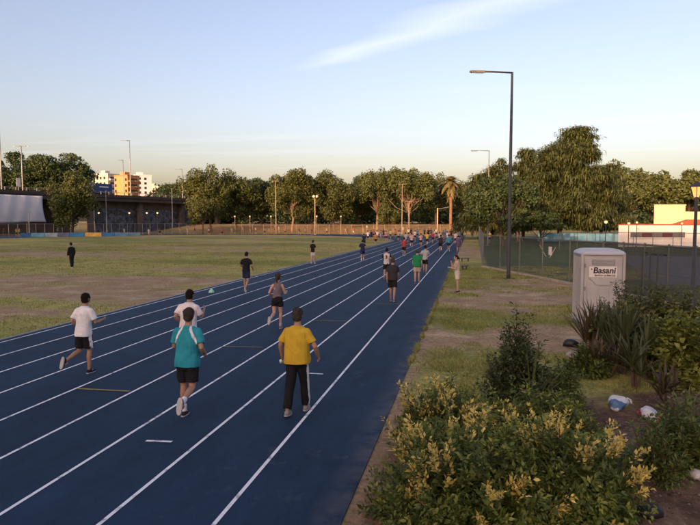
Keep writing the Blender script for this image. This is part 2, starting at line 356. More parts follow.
# ------------------------------------------------------------------ the running track
def track_mat():
    m = bpy.data.materials.new('blue_track_rubber'); m.use_nodes = True; nt = m.node_tree; b = nt.nodes['Principled BSDF']
    c = nt.nodes.new('ShaderNodeTexCoord')
    def noise(s, d=6, st=(1, 1, 1), r=0.6):
        mp_ = nt.nodes.new('ShaderNodeMapping'); mp_.inputs['Scale'].default_value = st; nt.links.new(c.outputs['Object'], mp_.inputs[0])
        n = nt.nodes.new('ShaderNodeTexNoise'); n.inputs['Scale'].default_value = s; n.inputs['Detail'].default_value = d; n.inputs['Roughness'].default_value = r; nt.links.new(mp_.outputs[0], n.inputs['Vector']); return n.outputs[0]
    def ramp(v, a, b_, lo, hi):
        r = nt.nodes.new('ShaderNodeMapRange'); r.inputs[1].default_value = a; r.inputs[2].default_value = b_; r.inputs[3].default_value = lo; r.inputs[4].default_value = hi; nt.links.new(v, r.inputs[0]); return r.outputs[0]
    def mul(a, b_, op='MULTIPLY'):
        n = nt.nodes.new('ShaderNodeMath'); n.operation = op
        for i, v in enumerate((a, b_)):
            if isinstance(v, float): n.inputs[i].default_value = v
            else: nt.links.new(v, n.inputs[i])
        return n.outputs[0]
    big = noise(0.35, 5, (1, 0.35, 1)); mid = noise(1.7, 8, (1, 0.45, 1), 0.7); fine = noise(130, 2)
    base = nt.nodes.new('ShaderNodeValToRGB'); base.color_ramp.elements[0].color = (0.0078, 0.0225, 0.049, 1); base.color_ramp.elements[1].color = (0.014, 0.037, 0.080, 1)
    base.color_ramp.elements[0].position = 0.34; base.color_ramp.elements[1].position = 0.68; nt.links.new(mul(mul(big, 0.6), mul(mid, 0.4), 'ADD'), base.inputs[0])
    val = mul(ramp(fine, 0.3, 0.7, 0.8, 1.2), ramp(mid, 0.3, 0.7, 0.85, 1.15))
    hs = nt.nodes.new('ShaderNodeHueSaturation'); nt.links.new(base.outputs[0], hs.inputs['Color']); nt.links.new(val, hs.inputs['Value'])
    # scuffed, dusty places: worn outside strip and scattered marks
    sep_ = nt.nodes.new('ShaderNodeSeparateXYZ'); nt.links.new(c.outputs['Object'], sep_.inputs[0])
    edge = ramp(sep_.outputs[0], -3.6, -1.6, 0.0, 1.0)
    wear = mul(ramp(noise(3.2, 9, (1, 0.7, 1), 0.75), 0.56, 0.78, 0.0, 1.0), ramp(noise(0.5, 3), 0.42, 0.66, 0.0, 1.0))
    w = mul(wear, mul(mul(edge, 0.6), 0.18, 'ADD'))
    rim = mul(ramp(sep_.outputs[0], -1.75, -1.33, 0.0, 0.5), ramp(noise(2.1, 8), 0.35, 0.7, 0.0, 1.0)); w = mul(w, rim, 'MAXIMUM')
    mx = nt.nodes.new('ShaderNodeMix'); mx.data_type = 'RGBA'; nt.links.new(w, mx.inputs[0]); nt.links.new(hs.outputs[0], mx.inputs[6]); mx.inputs[7].default_value = (0.19, 0.18, 0.17, 1)
    nt.links.new(mx.outputs[2], b.inputs['Base Color']); b.inputs['Roughness'].default_value = 0.8; b.inputs['Specular IOR Level'].default_value = 0.22
    bp = nt.nodes.new('ShaderNodeBump'); bp.inputs['Strength'].default_value = 0.5; bp.inputs['Distance'].default_value = 0.004; nt.links.new(fine, bp.inputs['Height']); nt.links.new(bp.outputs[0], b.inputs['Normal'])
    return m
TM = track_mat()
def path_pts(off, n=72):          # right straight up, far bend round, far straight down; off = outward from inner edge
    r = RC + off; pts = [(CX + r, -40.0), (CX + r, 20.0), (CX + r, 60.0)]
    for i in range(n + 1):
        a = math.pi * i / n; pts.append((CX + r * math.cos(a), BY + r * math.sin(a)))
    return pts + [(CX - r, 40.0), (CX - r, -40.0)]
def ribbon(o0, o1, z, skirt=False, n=72):
    a, b = path_pts(o0, n), path_pts(o1, n); k = len(a)
    V = [(x, y, z) for x, y in a] + [(x, y, z) for x, y in b]; F = [(i, k + i, k + i + 1, i + 1) for i in range(k - 1)]
    if skirt:
        V += [(x, y, -0.03) for x, y in a] + [(x, y, -0.03) for x, y in b]
        F += [(i, i + 1, 2 * k + i + 1, 2 * k + i) for i in range(k - 1)] + [(k + i + 1, k + i, 3 * k + i, 3 * k + i + 1) for i in range(k - 1)]
    return V, F
TWID = TR_R - TR_L
V, F = ribbon(0, TWID, 0.02, True); track = mesh_np('running_track', V, F, TM); tag(track, kind='structure')
chute = MB().box((0.5 * (TR_L + TR_R), 0.5 * (BY + 136), 0.0), (TWID, 136 - BY, 0.030)).build('track_chute', TM); tag(chute, kind='structure')
PW = mat('worn_white_line_paint', (0.22, 0.24, 0.29), 0.7, 0, 7, color2=(0.80, 0.80, 0.82), thr=(0.30, 0.46), detail=10)
PY = mat('worn_yellow_line_paint', (0.30, 0.22, 0.06), 0.7, 0, 9, color2=(0.14, 0.12, 0.05), thr=(0.4, 0.75), detail=8)
for k, x in enumerate(LX):
    o = x - TR_L; V, F = ribbon(o - 0.025, o + 0.025, 0.0245); mesh_np('lane_line', V, F, PW, track)
    if k < 5: mesh_np('lane_line', [(x - .025, BY + 10, 0.0285), (x + .025, BY + 10, 0.0285), (x + .025, 136, 0.0285), (x - .025, 136, 0.0285)], [(0, 1, 2, 3)], PW, track)
def dash(p0, p1, m, w=0.05):
    a, b = G(*p0), G(*p1); y = 0.5 * (a[1] + b[1]); x0, x1 = sorted((a[0], b[0])); dy = (b[1] - a[1]) * (1 if b[0] > a[0] else -1) / 2
    mesh_np('stagger_mark', [(x0, y - dy - w / 2, .0285), (x1, y + dy - w / 2, .0285), (x1, y + dy + w / 2, .0285), (x0, y - dy + w / 2, .0285)], [(0, 1, 2, 3)], m, track)
dash((78, 390), (130, 392.5), PY, 0.07); dash((146, 442.5), (172, 443.5), PW, 0.06); dash((222, 347.5), (263, 348.3), PY, 0.06); dash((309, 374.5), (323, 375.3), PW, 0.06)
dash((312, 321.3), (346, 321.7), PY, 0.06); dash((375, 304.2), (400, 304.6), PY, 0.06)
# white kerb on the inside edge of the track
V, F = ribbon(-0.05, 0.0, 0.045, True); tag(mesh_np('track_kerb', V, F, mat('kerb_grey', (0.30, 0.31, 0.33), 0.8, 0.15, 3)), kind='structure')
# grey paved apron beyond the bend, and a path
V, F = ribbon(TWID + 0.3, TWID + 15, 0.006); ap = mesh_np('path', [v for v in V], F, mat('asphalt_apron', (0.085, 0.078, 0.085), 0.9, 0.2, 0.5)); tag(ap, kind='structure')
me = ap.data; bm = bmesh.new(); bm.from_mesh(me)
kill = [f for f in bm.faces if f.calc_center_median().y < BY + 1 or f.calc_center_median().x > -20]; bmesh.ops.delete(bm, geom=kill, context='FACES'); bm.to_mesh(me); bm.free()

# ------------------------------------------------------------------ short grass (nobody could count it)
def grass(name, n, x0, x1, y0, y1, hmin, hmax, seed, m, wid=0.012, pw=2.0, keep=None):
    rg = np.random.default_rng(seed); x = rg.uniform(x0, x1, n); y = y0 + (y1 - y0) * rg.uniform(0, 1, n) ** pw
    cl = fbm(x * 1.3, y * 1.3, seed, 3); ok = (rg.uniform(0, 1, n) > dirt_amount(x, y) * 0.95 + 0.05) & (rg.uniform(0, 1, n) > soil_amount(x, y) * 1.2) & (cl + rg.normal(0, .08, n) > 0.40)
    ok &= ~((x > TR_L - 0.02) & (x < TR_R + 0.02))
    if keep is not None: ok &= keep(x, y)
    x, y = x[ok], y[ok]; n = len(x); h = rg.uniform(hmin, hmax, n) * (0.5 + cl[ok]); a = rg.uniform(0, 2 * math.pi, n); l = rg.normal(0, 0.5, n) * h; l2 = rg.normal(0, .5, n) * h
    wv = wid * (1 + y / 25); ux, uy = np.cos(a) * wv, np.sin(a) * wv; z = np.full(n, -0.03)
    V = np.stack([np.stack([x - ux, y - uy, z], -1), np.stack([x + ux, y + uy, z], -1), np.stack([x + l, y + l2, h], -1)], 1).reshape(-1, 3)
    o = mesh_np(name, V, np.arange(n * 3).reshape(-1, 3), m)
    return o
GM = leafmat('grass_blades', (0.14, 0.17, 0.037), (0.38, 0.345, 0.11), 0.3, 0.7)
tag(grass('verge_grass', 230000, -1.3, 11, 8.0, 44, 0.02, 0.06, 5, GM, 0.009), 'short patchy dry grass between the blue track and mesh fence', 'grass', kind='stuff')
tag(grass('infield_grass', 230000, -60, -12.7, 13, 80, 0.025, 0.06, 6, GM, 0.013, 1.7, lambda x, y: np.abs(np.arctan2(-x, y) - 0.2) < 0.6), 'patchy worn grass covering the infield inside the blue track', 'grass', kind='stuff')

def edge_tufts():
    rg = np.random.default_rng(77); n = 26000; y = 13 + 34 * rg.uniform(0, 1, n) ** 1.3; c = vnoise(y * 1.7, y * 0 + 3, 5) + .5 * vnoise(y * 6, y * 0, 6); ok = c + rg.normal(0, .1, n) > .72; y = y[ok]; n = len(y); c = c[ok]
    x = TR_R + .005 + np.abs(rg.normal(0, .05, n)) * (c - .4); h = rg.uniform(.03, .10, n); a = rg.uniform(0, 6.28, n); w = .007 * (1 + y / 22)
    V = np.stack([np.stack([x - np.cos(a) * w, y - np.sin(a) * w, np.full(n, -.03)], -1), np.stack([x + np.cos(a) * w, y + np.sin(a) * w, np.full(n, -.03)], -1), np.stack([x + rg.normal(-.35, .5, n) * h, y + rg.normal(0, .5, n) * h, h], -1)], 1).reshape(-1, 3)
    tag(mesh_np('edge_grass', V, np.arange(3 * n).reshape(-1, 3), GM), 'ragged grass tufts growing along the right edge of the track', 'grass', kind='stuff')
edge_tufts()
# ================================================================== trees
BARK = mat('bark', (0.075, 0.052, 0.036), 0.95, 0.35, 5, 0.8, 14, stretch=(1, 1, 0.25))
BARK2 = mat('pale_bark', (0.20, 0.14, 0.095), 0.95, 0.3, 4, 0.7, 10, stretch=(1, 1, 0.25))
L_OLIVE = leafmat('olive_leaves', (0.060, 0.077, 0.019), (0.138, 0.145, 0.038), 0.22)
L_DARK = leafmat('dark_leaves', (0.030, 0.052, 0.018), (0.075, 0.105, 0.034), 0.18)
L_MID = leafmat('mid_leaves', (0.054, 0.069, 0.018), (0.120, 0.132, 0.036), 0.22)
L_PINE = leafmat('pine_needles', (0.058, 0.076, 0.022), (0.130, 0.146, 0.042), 0.15)
L_FEATHER = leafmat('feathery_needles', (0.062, 0.084, 0.028), (0.155, 0.168, 0.060), 0.25)
def leafquads(C, D, size, aspect, rg, spread=0.8):
    n = len(C); N = D + rg.normal(0, spread, (n, 3)); N /= np.linalg.norm(N, axis=1, keepdims=True) + 1e-9
    t = rg.normal(size=(n, 3)); U = np.cross(N, t); U /= np.linalg.norm(U, axis=1, keepdims=True) + 1e-9; Wv = np.cross(N, U)
    s = (size * rg.uniform(0.6, 1.4, n))[:, None]; U = U * s * 0.5; Wv = Wv * s * 0.5 * aspect
    k = s * 0.12 * N
    return np.stack([C - U, C + Wv - k, C + U, C - Wv - k], 1).reshape(-1, 3)
def crown_pts(clumps, per, rg, fuzzy=False):
    Cs = []; Ds = []
    for c, r in clumps:
        n = int(per * (r[0] * r[1] + r[0] * r[2] + r[1] * r[2]) / 3 + 8)
        d = rg.normal(size=(n, 3)); d /= np.linalg.norm(d, axis=1, keepdims=True); q = rg.uniform(0.45, 1.05, n)[:, None] ** 0.6
        if fuzzy: q = rg.uniform(.15, 1.3, n)[:, None]
        wob = 1 + 0.22 * np.sin(d @ rg.normal(0, 4, 3) + rg.uniform(0, 6))[:, None]
        Cs.append(np.asarray(c) + d * q * wob * np.asarray(r)); Ds.append(d)
    return np.concatenate(Cs), np.concatenate(Ds)
TREE_N = 0
def tree(name, label, base, H, rx, rz=None, crown0=0.3, nclump=26, per=60, leaf=0.42, m=None, bark=None, group=None, style='round', lean=(0, 0), asp=0.6, trunk_r=None, ry=None):
    global TREE_N; TREE_N += 1; rg = np.random.default_rng(100 + TREE_N)
    t = thing(name, label, 'tree', (base[0], base[1], float(hgt(base[0], base[1]))), 0, group)
    cz = H * (crown0 + 1) / 2; hz = H * (1 - crown0) / 2; ry = ry or rx
    clumps = []
    if style == 'round':
        for i in range(nclump):
            d = rg.normal(size=3); d[2] = d[2] * 0.9 + 0.25; d /= np.linalg.norm(d); q = rg.uniform(0.40, 0.95)
            c = np.array([d[0] * rx * q, d[1] * ry * q, cz + d[2] * hz * q * 0.95]); s = rg.uniform(0.17, 0.36)
            clumps.append((c, (rx * s * rg.uniform(.9, 1.25), ry * s * rg.uniform(.9, 1.25), hz * s * rg.uniform(0.7, 1.0))))
    elif style == 'umbrella':
        for i in range(nclump):
            a = rg.uniform(0, 6.28); q = math.sqrt(rg.uniform(0.02, 1)); zz = cz + hz * (0.55 - 0.9 * q * q * 0.7) + rg.normal(0, hz * 0.16)
            clumps.append((np.array([math.cos(a) * rx * q, math.sin(a) * ry * q, zz]), (rx * rg.uniform(.2, .3), ry * rg.uniform(.2, .3), hz * rg.uniform(.24, .38))))
    elif style == 'cone':       # irregular tiers of drooping boughs, several leaders
        lead = [(0.12, 0.0, 1.0), (.40, .1, .96), (-.36, .2, .84), (-.05, -.4, .84), (.66, -.2, .66), (-.70, -.1, .62), (.2, -.5, .5), (-.5, -.4, .42)]
        for i in range(nclump):
            lx, ly, lh = lead[min(len(lead) - 1, int(rg.uniform(0, 1) ** 1.3 * len(lead)))]; f = rg.uniform(0, 1) ** 0.9; a = rg.uniform(0, 6.28); rr = ((1 - f) ** 0.8 * .50 + .07) * rg.uniform(.3, 1.35)
            zz = H * crown0 + (H * lh - H * crown0) * f * 0.97
            clumps.append((np.array([(lx * (1 - .3 * f) + math.cos(a) * rr) * rx, (ly + math.sin(a) * rr) * ry, zz]), (rx * rg.uniform(.10, .26), ry * rg.uniform(.10, .26), hz * rg.uniform(.05, .13))))
    for i in range(len(clumps)):
        c, r = clumps[i]; f = c[2] / H; clumps[i] = (c + np.array([lean[0] * f, lean[1] * f, 0]), r)
    C, D = crown_pts(clumps, per, rg, style == 'cone')
    if style == 'cone':       # drooping sprays
        n = len(C); s = leaf * rg.uniform(0.6, 1.5, n); a = rg.uniform(0, 6.28, n); out = np.stack([np.cos(a), np.sin(a), np.zeros(n)], -1)
        dr = rg.uniform(-.1, 1.25, n); tip = C + out * (s * (1.15 - .5 * dr))[:, None] + np.array([0, 0, -1.0]) * (s * dr)[:, None]; side = np.stack([-np.sin(a), np.cos(a), np.zeros(n)], -1) * (s * 0.10)[:, None]
        mid = C + out * (s * (.62 - .2 * dr))[:, None] + np.array([0, 0, -.28]) * (s * dr)[:, None]
        V = np.stack([C, mid + side, tip, mid - side], 1).reshape(-1, 3)
    else: V = leafquads(C, D, leaf, asp, rg)
    mesh_np('crown', V, np.arange(len(V)).reshape(-1, 4), m or L_OLIVE, t)
    tb = MB(); r0 = trunk_r or max(0.16, H * 0.022); top = np.array([lean[0] * 0.6, lean[1] * 0.6, H * (0.55 if style != 'umbrella' else 0.7)]); kx = rg.normal(0, H * 0.012, 2)
    tp = [np.array([0, 0, -0.3]), np.array([0, 0, 0.02 * H]), np.array([kx[0], kx[1], H * 0.2]), top * 0.7 + np.array([kx[1], -kx[0], 0]), top]
    if style == 'cone': tp.append(np.array([lean[0] * .9, lean[1] * .9, H * 0.93]))
    tb.tube(tp, [r0 * 1.5, r0 * 1.1, r0 * 0.9, r0 * 0.62, r0 * 0.4] + ([r0 * 0.1] if style == 'cone' else []), 9)
    for c, r in clumps[::2]:
        s0 = tp[2] + (tp[3] - tp[2]) * rg.uniform(0.0, 1.0) if style != 'cone' else np.array([0, 0, c[2] + 0.1]); md = (s0 + c) / 2 + np.array([0, 0, -0.06 * H * (style != 'cone')])
        tb.tube([s0, md, c], [r0 * 0.42, r0 * 0.26, r0 * 0.08], 5)
    tb.build('trunk', bark or BARK, t, smooth=True)
    return t
FR = 'tall trees beyond the far fence'
# (px, top y, half-width px, depth, crown start, style, leaves, label)
rows = [
 (176, 181, 20, 205, .18, 'round', L_DARK, 'dark rounded tree behind the far end of the overpass'),
 (211, 163, 20, 156, .16, 'round', L_OLIVE, 'tall golden-lit tree nearest the overpass, foliage almost to the ground'),
 (236, 172, 22, 164, .22, 'round', L_MID, 'broad mid-green tree second along from the overpass'),
 (262, 176, 17, 170, .25, 'round', L_DARK, 'dense dark green tree behind the tall thin pole'),
 (292, 164, 19, 158, .33, 'round', L_OLIVE, 'tall forked tree with its pale trunk showing, beside the twin-lamp post'),
 (312, 175, 14, 168, .28, 'round', L_MID, 'narrow mid-green tree right behind the twin-lamp post'),
 (334, 172, 19, 160, .20, 'round', L_MID, 'wide low-branching tree between the twin-lamp post and lane of runners'),
 (358, 178, 17, 172, .25, 'round', L_DARK, 'rounded tree with dark hollows behind the runners on the bend'),
 (377, 168, 17, 162, .42, 'umbrella', L_PINE, 'flat-topped pine with leaning bare trunk beside the tall lamp pole'),
 (408, 167, 19, 158, .45, 'umbrella', L_PINE, 'flat-topped pine with bare trunk standing behind the tall lamp pole'),
 (436, 171, 16, 170, .35, 'round', L_FEATHER, 'olive tree directly left of the palm'),
 (464, 178, 18, 178, .25, 'round', L_MID, 'mid-green tree just behind the palm'),
]
for px, ty, hw, dz, c0, st, lm, lab in rows:
    b = at(px, dz); hb = float(hgt(b[0], b[1])); Hh = zat(ty, dz) - hb; rx = hw * 1.32 / FPX * dz; c0 = c0 * .62
    tree('tree' if st == 'round' else 'pine_tree', lab, b, Hh, rx, crown0=c0, nclump=48, per=92 if st == 'round' else 110, leaf=0.47, m=lm, style=st, bark=BARK2 if px in (292, 408, 377) else BARK, trunk_r=0.32)
b = at(389, 150); tree('tree', 'small bushy round tree in front of the two flat-topped pines', b, zat(204, 150) - float(hgt(b[0], b[1])), 2.9, crown0=.08, nclump=22, per=230, leaf=.34, m=L_OLIVE)
b = at(203, 146); tree('tree', 'low scrubby tree with foliage to the ground by the far fence end', b, zat(196, 146), 4.0, crown0=.05, nclump=24, per=130, leaf=.40, m=L_MID)
# far-off wood that reads as one mass, behind those trees
rg = np.random.default_rng(4); cl_ = []
for i in range(700):
    px = rg.uniform(160, 720); dz = rg.uniform(200, 250); b = at(px, dz); cl_.append((np.array([b[0], b[1], float(hgt(b[0], b[1])) + rg.uniform(1.0, 13.0 if px < 500 else 7)]), (4.5, 4.5, 3.2)))
C, D = crown_pts(cl_, 8, rg); V = leafquads(C, D, 1.0, 0.7, rg); tag(mesh_np('woodland', V, np.arange(len(V)).reshape(-1, 4), L_DARK), 'dark band of distant woodland behind the park trees', 'woodland', kind='stuff')
# right-hand trees
b = at(560, 92); tree('feathery_conifer', 'largest tree, tall conical with drooping feathery sprays behind the mesh fence', b, zat(121, 92), 7.6, crown0=.16, nclump=190, per=600, leaf=.66, m=L_FEATHER, style='cone', trunk_r=.35, lean=(1.0, 0))
b = at(503, 74); tree('broad_tree', 'low dark green tree with dense crown behind the tall street lamp', b, zat(176, 74), 4.1, crown0=.24, nclump=40, per=300, leaf=.34, m=L_DARK, trunk_r=.2)
b = at(541, 72); tree('broad_tree', 'small dark green tree below the big feathery tree', b, zat(210, 72), 2.2, crown0=.40, nclump=24, per=420, leaf=.28, m=L_DARK, trunk_r=.15)
b = at(523, 101); tree('feathery_conifer', 'feathery tree filling the gap between street lamp and the largest tree', b, zat(148, 101), 5.2, crown0=.16, nclump=100, per=330, leaf=.75, m=L_FEATHER, style='cone', trunk_r=.3)
b = at(492, 110); tree('feathery_conifer', 'slender feathery tree between the palm and the low dark tree', b, zat(156, 110), 6.6, crown0=.08, nclump=90, per=330, leaf=.8, m=L_FEATHER, style='cone', trunk_r=.3)
b = at(601, 112); tree('feathery_conifer', 'drooping feathery tree between the largest tree and white building', b, zat(160, 112), 6.0, crown0=.14, nclump=85, per=330, leaf=.8, m=L_FEATHER, style='cone', trunk_r=.28)
for px, ty, hw, dz, lab in ((620, 166, 27, 125, 'spreading flat-topped pine beside the drooping feathery tree'), (652, 170, 28, 130, 'spreading flat-topped pine above the white building roof'), (688, 172, 28, 128, 'spreading flat-topped pine behind the bright upper block'), (722, 175, 26, 132, 'spreading flat-topped pine farthest along behind the white building')):
    b = at(px, dz); tree('pine_tree', lab, b, zat(ty, dz), hw / FPX * dz, crown0=.18, nclump=56, per=100, leaf=.55, m=L_PINE, style='umbrella', trunk_r=.3)
# left-hand trees
for px, ty, hw, dz, lab in ((20, 150, 27, 190, 'dark tall tree behind the overpass beside the tallest lamp'), (47, 149, 27, 184, 'dark tall tree behind the overpass above the white sheet edge'), (72, 151, 24, 188, 'dark tall tree behind the overpass next to the blue truck'), (-6, 157, 24, 180, 'dark tall tree behind the overpass cut by the frame')):
    tree('tree', lab, at(px, dz), zat(ty, dz), hw / FPX * dz, crown0=.18, nclump=40, per=62, leaf=.66, m=L_DARK, trunk_r=.35)
tree('tree', 'olive tree standing in front of the overpass beside the white sheet', at(72, 124), zat(172, 124), 4.9, crown0=.05, nclump=46, per=170, leaf=.40, m=L_MID, trunk_r=.25)
for px, ty, dz, lab in ((154, 189, 235, 'small dark treetop over the overpass railing next to the low cream block'), (162, 187, 240, 'small dark treetop over the overpass railing between two others'), (171, 190, 230, 'small dark treetop over the overpass railing beside the dark rounded tree')):
    tree('tree', lab, at(px, dz), zat(ty, dz), 3.6, crown0=.3, nclump=18, per=60, leaf=.6, m=L_DARK)
# the palm
PD = 126; b = at(450.5, PD); Hp = zat(181, PD); pt = thing('palm_tree', 'tall palm with a sunlit brown trunk and drooping fronds', 'palm', (b[0], b[1], 0))
MB().tube([(0, 0, -.3), (0.02, 0, .5), (0.05, 0, Hp * .5), (0.0, 0, Hp - 1.6), (0, 0, Hp - .3)], [.42, .36, .30, .34, .48], 10).build('trunk', mat('palm_bark', (0.24, 0.13, 0.075), .95, .3, 3, .8, 6, stretch=(1, 1, 3)), pt, smooth=True)
L_PALM = leafmat('palm_fronds', (0.10, 0.095, 0.03), (0.26, 0.19, 0.07), 0.2)
for k in range(30):
    a = k * 2.399; el = 1.25 - 2.35 * ((k + .5) / 30); Lf = 2.6 + 0.5 * math.sin(k * 1.7); ca_, sa_ = math.cos(a), math.sin(a); V = []; F = []
    spine = []
    for i in range(9):
        s = i / 8 * Lf; drop = 0.20 * s * s; spine.append(np.array([ca_ * s * math.cos(el), sa_ * s * math.cos(el), Hp + s * math.sin(el) - drop]))
    sd = np.array([-sa_, ca_, 0])
    for i in range(1, 9):
        for sg in (-1, 1):
            q = spine[i]; l = 0.55 * math.sin(math.pi * min(1, (i + .6) / 9)) + .12; o = len(V); dirn = spine[i] - spine[i - 1]
            V += [spine[i - 1], q, q + sd * sg * l + dirn * .6 + np.array([0, 0, -.22 * l]), spine[i - 1] + sd * sg * l * .8 + dirn * .4 + np.array([0, 0, -.2 * l])]; F.append((o, o + 1, o + 2, o + 3))
    mesh_np('frond', V, F, L_PALM, pt)
# ================================================================== unseen blocks added behind the viewpoint to shade the track
perp = np.array([-sun_h[1], sun_h[0], 0.0]); TE = math.tan(SUN_EL)
CONC = mat('rendered_concrete', (0.42, 0.39, 0.35), 0.9, 0.15, 0.6, 0.3, 4)
for p0, p1, hh, dd, lab in ((-190, -94, 10 + 182 * TE, 118, 'tallest apartment block standing behind the viewpoint toward the overpass'), (-97, -29, 250 * TE, 132, 'apartment block standing behind the viewpoint in the middle of the row'), (-32, 75, .5 + 202 * TE, 118, 'lowest apartment block standing behind the viewpoint toward the planting bed')):
    c = sun_h * dd + perp * (0.5 * (p0 + p1)); t = thing('apartment_block', lab, 'building', (c[0], c[1], 0), math.atan2(perp[1], perp[0]))
    w = p1 - p0; MB().box((0, 0, hh / 2), (w, 12, hh)).build('wall', CONC, t)
    MB().box((0, 0, hh + .1), (w + .6, 12.6, .2)).build('roof', CONC, t)
    for k in range(int(w / 4) - 1):
        for j in range(int(hh / 3) - 1): MB().box((-w / 2 + 4 + k * 4, 6.02 if perp[0] < 0 else -6.02, 2 + j * 3), (1.4, .1, 1.5)).build('window', mat('dark_pane', (0.03, 0.035, 0.04), .15, .1), t) if (k * 7 + j * 3) % 9 == 0 else None

# ================================================================== overpass
A_, B_ = at(-60, 121), at(232, 205); uo = (B_ - A_); LO = float(np.linalg.norm(uo)); uo /= LO; rzo = math.atan2(uo[1], uo[0])
nrm_o = np.array([uo[1], -uo[0], 0.0])                      # points to the camera side: local -Y
def on_over(px, off=0.0):                                    # distance along the overpass (a line set back by off) for a pixel column
    d = cam_ray(px, 221)[:2]; Mx = np.array([[d[0], -uo[0]], [d[1], -uo[1]]]); t, s = np.linalg.solve(Mx, (A_ - nrm_o * off)[:2]); return float(s)
def over_depth(px): q = A_ + uo * on_over(px); return depth(q[0], q[1])
DECK = zat(191, over_depth(0))
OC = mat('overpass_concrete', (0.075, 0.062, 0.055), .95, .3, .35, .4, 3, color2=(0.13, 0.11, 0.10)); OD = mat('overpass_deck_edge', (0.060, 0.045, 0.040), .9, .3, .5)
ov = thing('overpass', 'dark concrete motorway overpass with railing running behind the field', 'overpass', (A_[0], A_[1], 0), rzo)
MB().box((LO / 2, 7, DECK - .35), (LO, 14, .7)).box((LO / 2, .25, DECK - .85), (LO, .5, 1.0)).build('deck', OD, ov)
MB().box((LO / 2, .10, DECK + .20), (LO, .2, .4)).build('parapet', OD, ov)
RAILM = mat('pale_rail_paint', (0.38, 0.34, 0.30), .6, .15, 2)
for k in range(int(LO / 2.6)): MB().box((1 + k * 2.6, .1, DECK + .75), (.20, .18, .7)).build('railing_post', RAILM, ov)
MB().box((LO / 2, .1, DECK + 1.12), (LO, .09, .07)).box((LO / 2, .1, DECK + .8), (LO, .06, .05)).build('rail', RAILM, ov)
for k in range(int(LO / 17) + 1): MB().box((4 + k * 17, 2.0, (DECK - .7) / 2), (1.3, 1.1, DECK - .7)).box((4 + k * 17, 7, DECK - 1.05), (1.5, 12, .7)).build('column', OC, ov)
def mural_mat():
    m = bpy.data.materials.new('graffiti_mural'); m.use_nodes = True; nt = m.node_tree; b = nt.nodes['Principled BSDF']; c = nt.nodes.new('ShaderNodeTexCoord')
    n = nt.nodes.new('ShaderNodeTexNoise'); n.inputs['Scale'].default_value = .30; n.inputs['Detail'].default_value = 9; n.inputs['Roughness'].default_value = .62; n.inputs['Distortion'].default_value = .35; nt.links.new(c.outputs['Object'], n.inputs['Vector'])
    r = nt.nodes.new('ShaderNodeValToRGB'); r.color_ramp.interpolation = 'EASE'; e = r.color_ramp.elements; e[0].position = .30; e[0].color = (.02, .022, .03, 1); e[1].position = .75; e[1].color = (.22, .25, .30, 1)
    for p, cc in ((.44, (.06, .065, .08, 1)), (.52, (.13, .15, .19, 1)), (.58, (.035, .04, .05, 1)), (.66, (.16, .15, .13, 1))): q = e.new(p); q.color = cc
    nt.links.new(n.outputs[0], r.inputs[0]); nt.links.new(r.outputs[0], b.inputs['Base Color']); b.inputs['Roughness'].default_value = .9
    return m
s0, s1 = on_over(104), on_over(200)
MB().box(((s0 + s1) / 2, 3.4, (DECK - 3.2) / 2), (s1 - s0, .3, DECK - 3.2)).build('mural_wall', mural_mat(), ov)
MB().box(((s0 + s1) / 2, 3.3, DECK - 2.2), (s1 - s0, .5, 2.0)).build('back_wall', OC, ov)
MB().box((s0 / 2, 13.5, DECK / 2 - .4), (s0, .3, DECK - .9)).build('back_wall', OC, ov)
# white sheet hung under the deck edge
sa, sb = on_over(-40), on_over(41); sv = []; ns, nz_ = 40, 14
for j in range(nz_ + 1):
    for i in range(ns + 1):
        u = i / ns; v = j / nz_; x = sa + (sb - sa) * u + (0.9 * (v - .45) ** 2 * (2 if u > .9 else 0)) + (.6 * v * v if u > .97 else 0)
        z = DECK - .75 - v * (DECK - .75 - zat(222.5, over_depth(20))) + .10 * math.sin(u * 9) * v; sv.append((x, -.35 - .35 * math.sin(v * 3.1) - .09 * math.sin(u * 34 + v * 3), z))
sf = [(j * (ns + 1) + i, j * (ns + 1) + i + 1, (j + 1) * (ns + 1) + i + 1, (j + 1) * (ns + 1) + i) for j in range(nz_) for i in range(ns)]
sh = mesh_np('hanging_sheet', sv, sf, mat('white_fabric_sheet', (.62, .60, .63), .85, .06, .5), smooth=True); sh.location = A_; sh.rotation_euler = (0, 0, rzo)
so = sh.modifiers.new('t', 'SOLIDIFY'); so.thickness = .04; tag(sh, 'big white fabric sheet hanging under the overpass edge', 'sheet')

# ------------------------------------------------------------------ lamps
GALV = mat('galvanised_steel', (0.30, 0.29, 0.28), .5, .12, 3, metal=.4); DKM = mat('dark_metal', (0.045, 0.045, 0.050), .55, .15, 4); HEADM = mat('lamp_head_grey', (.16, .16, .17), .5, .1)
def street_lamp(label, base, H, arm, rot, m=GALV, r=.09, two=False, group=None, name='street_lamp', drop=0.0):
    t = thing(name, label, 'lamp', base, rot, group)
    MB().tube([(0, 0, -.05), (0, 0, .3), (0, 0, H * .5), (0, 0, H)], [r * 1.15, r, r * .85, r * .6], 10).build('pole', m, t, smooth=True)
    MB().box((0, 0, .012), (r * 5, r * 5, .025)).build('base_plate', m, t)
    for sg in ((-1, 1) if two else (-1,)):
        a = MB().tube([(0, 0, H - .04), (sg * arm * .5, 0, H - .02 + drop), (sg * arm * .72, 0, H - .02 + drop)], [r * .5, r * .45, r * .45], 8).build('arm', m, t, smooth=True)
        h = MB().box((sg * arm * .84, 0, H - .03 + drop), (arm * .36, .26, .10), bev=.03).build('lamp_head', HEADM, t); MB().box((sg * arm * .84, 0, H - .088 + drop), (arm * .28, .2, .02)).build('lens', mat('lamp_lens', (.5, .5, .48), .2, .05), h)
    return t
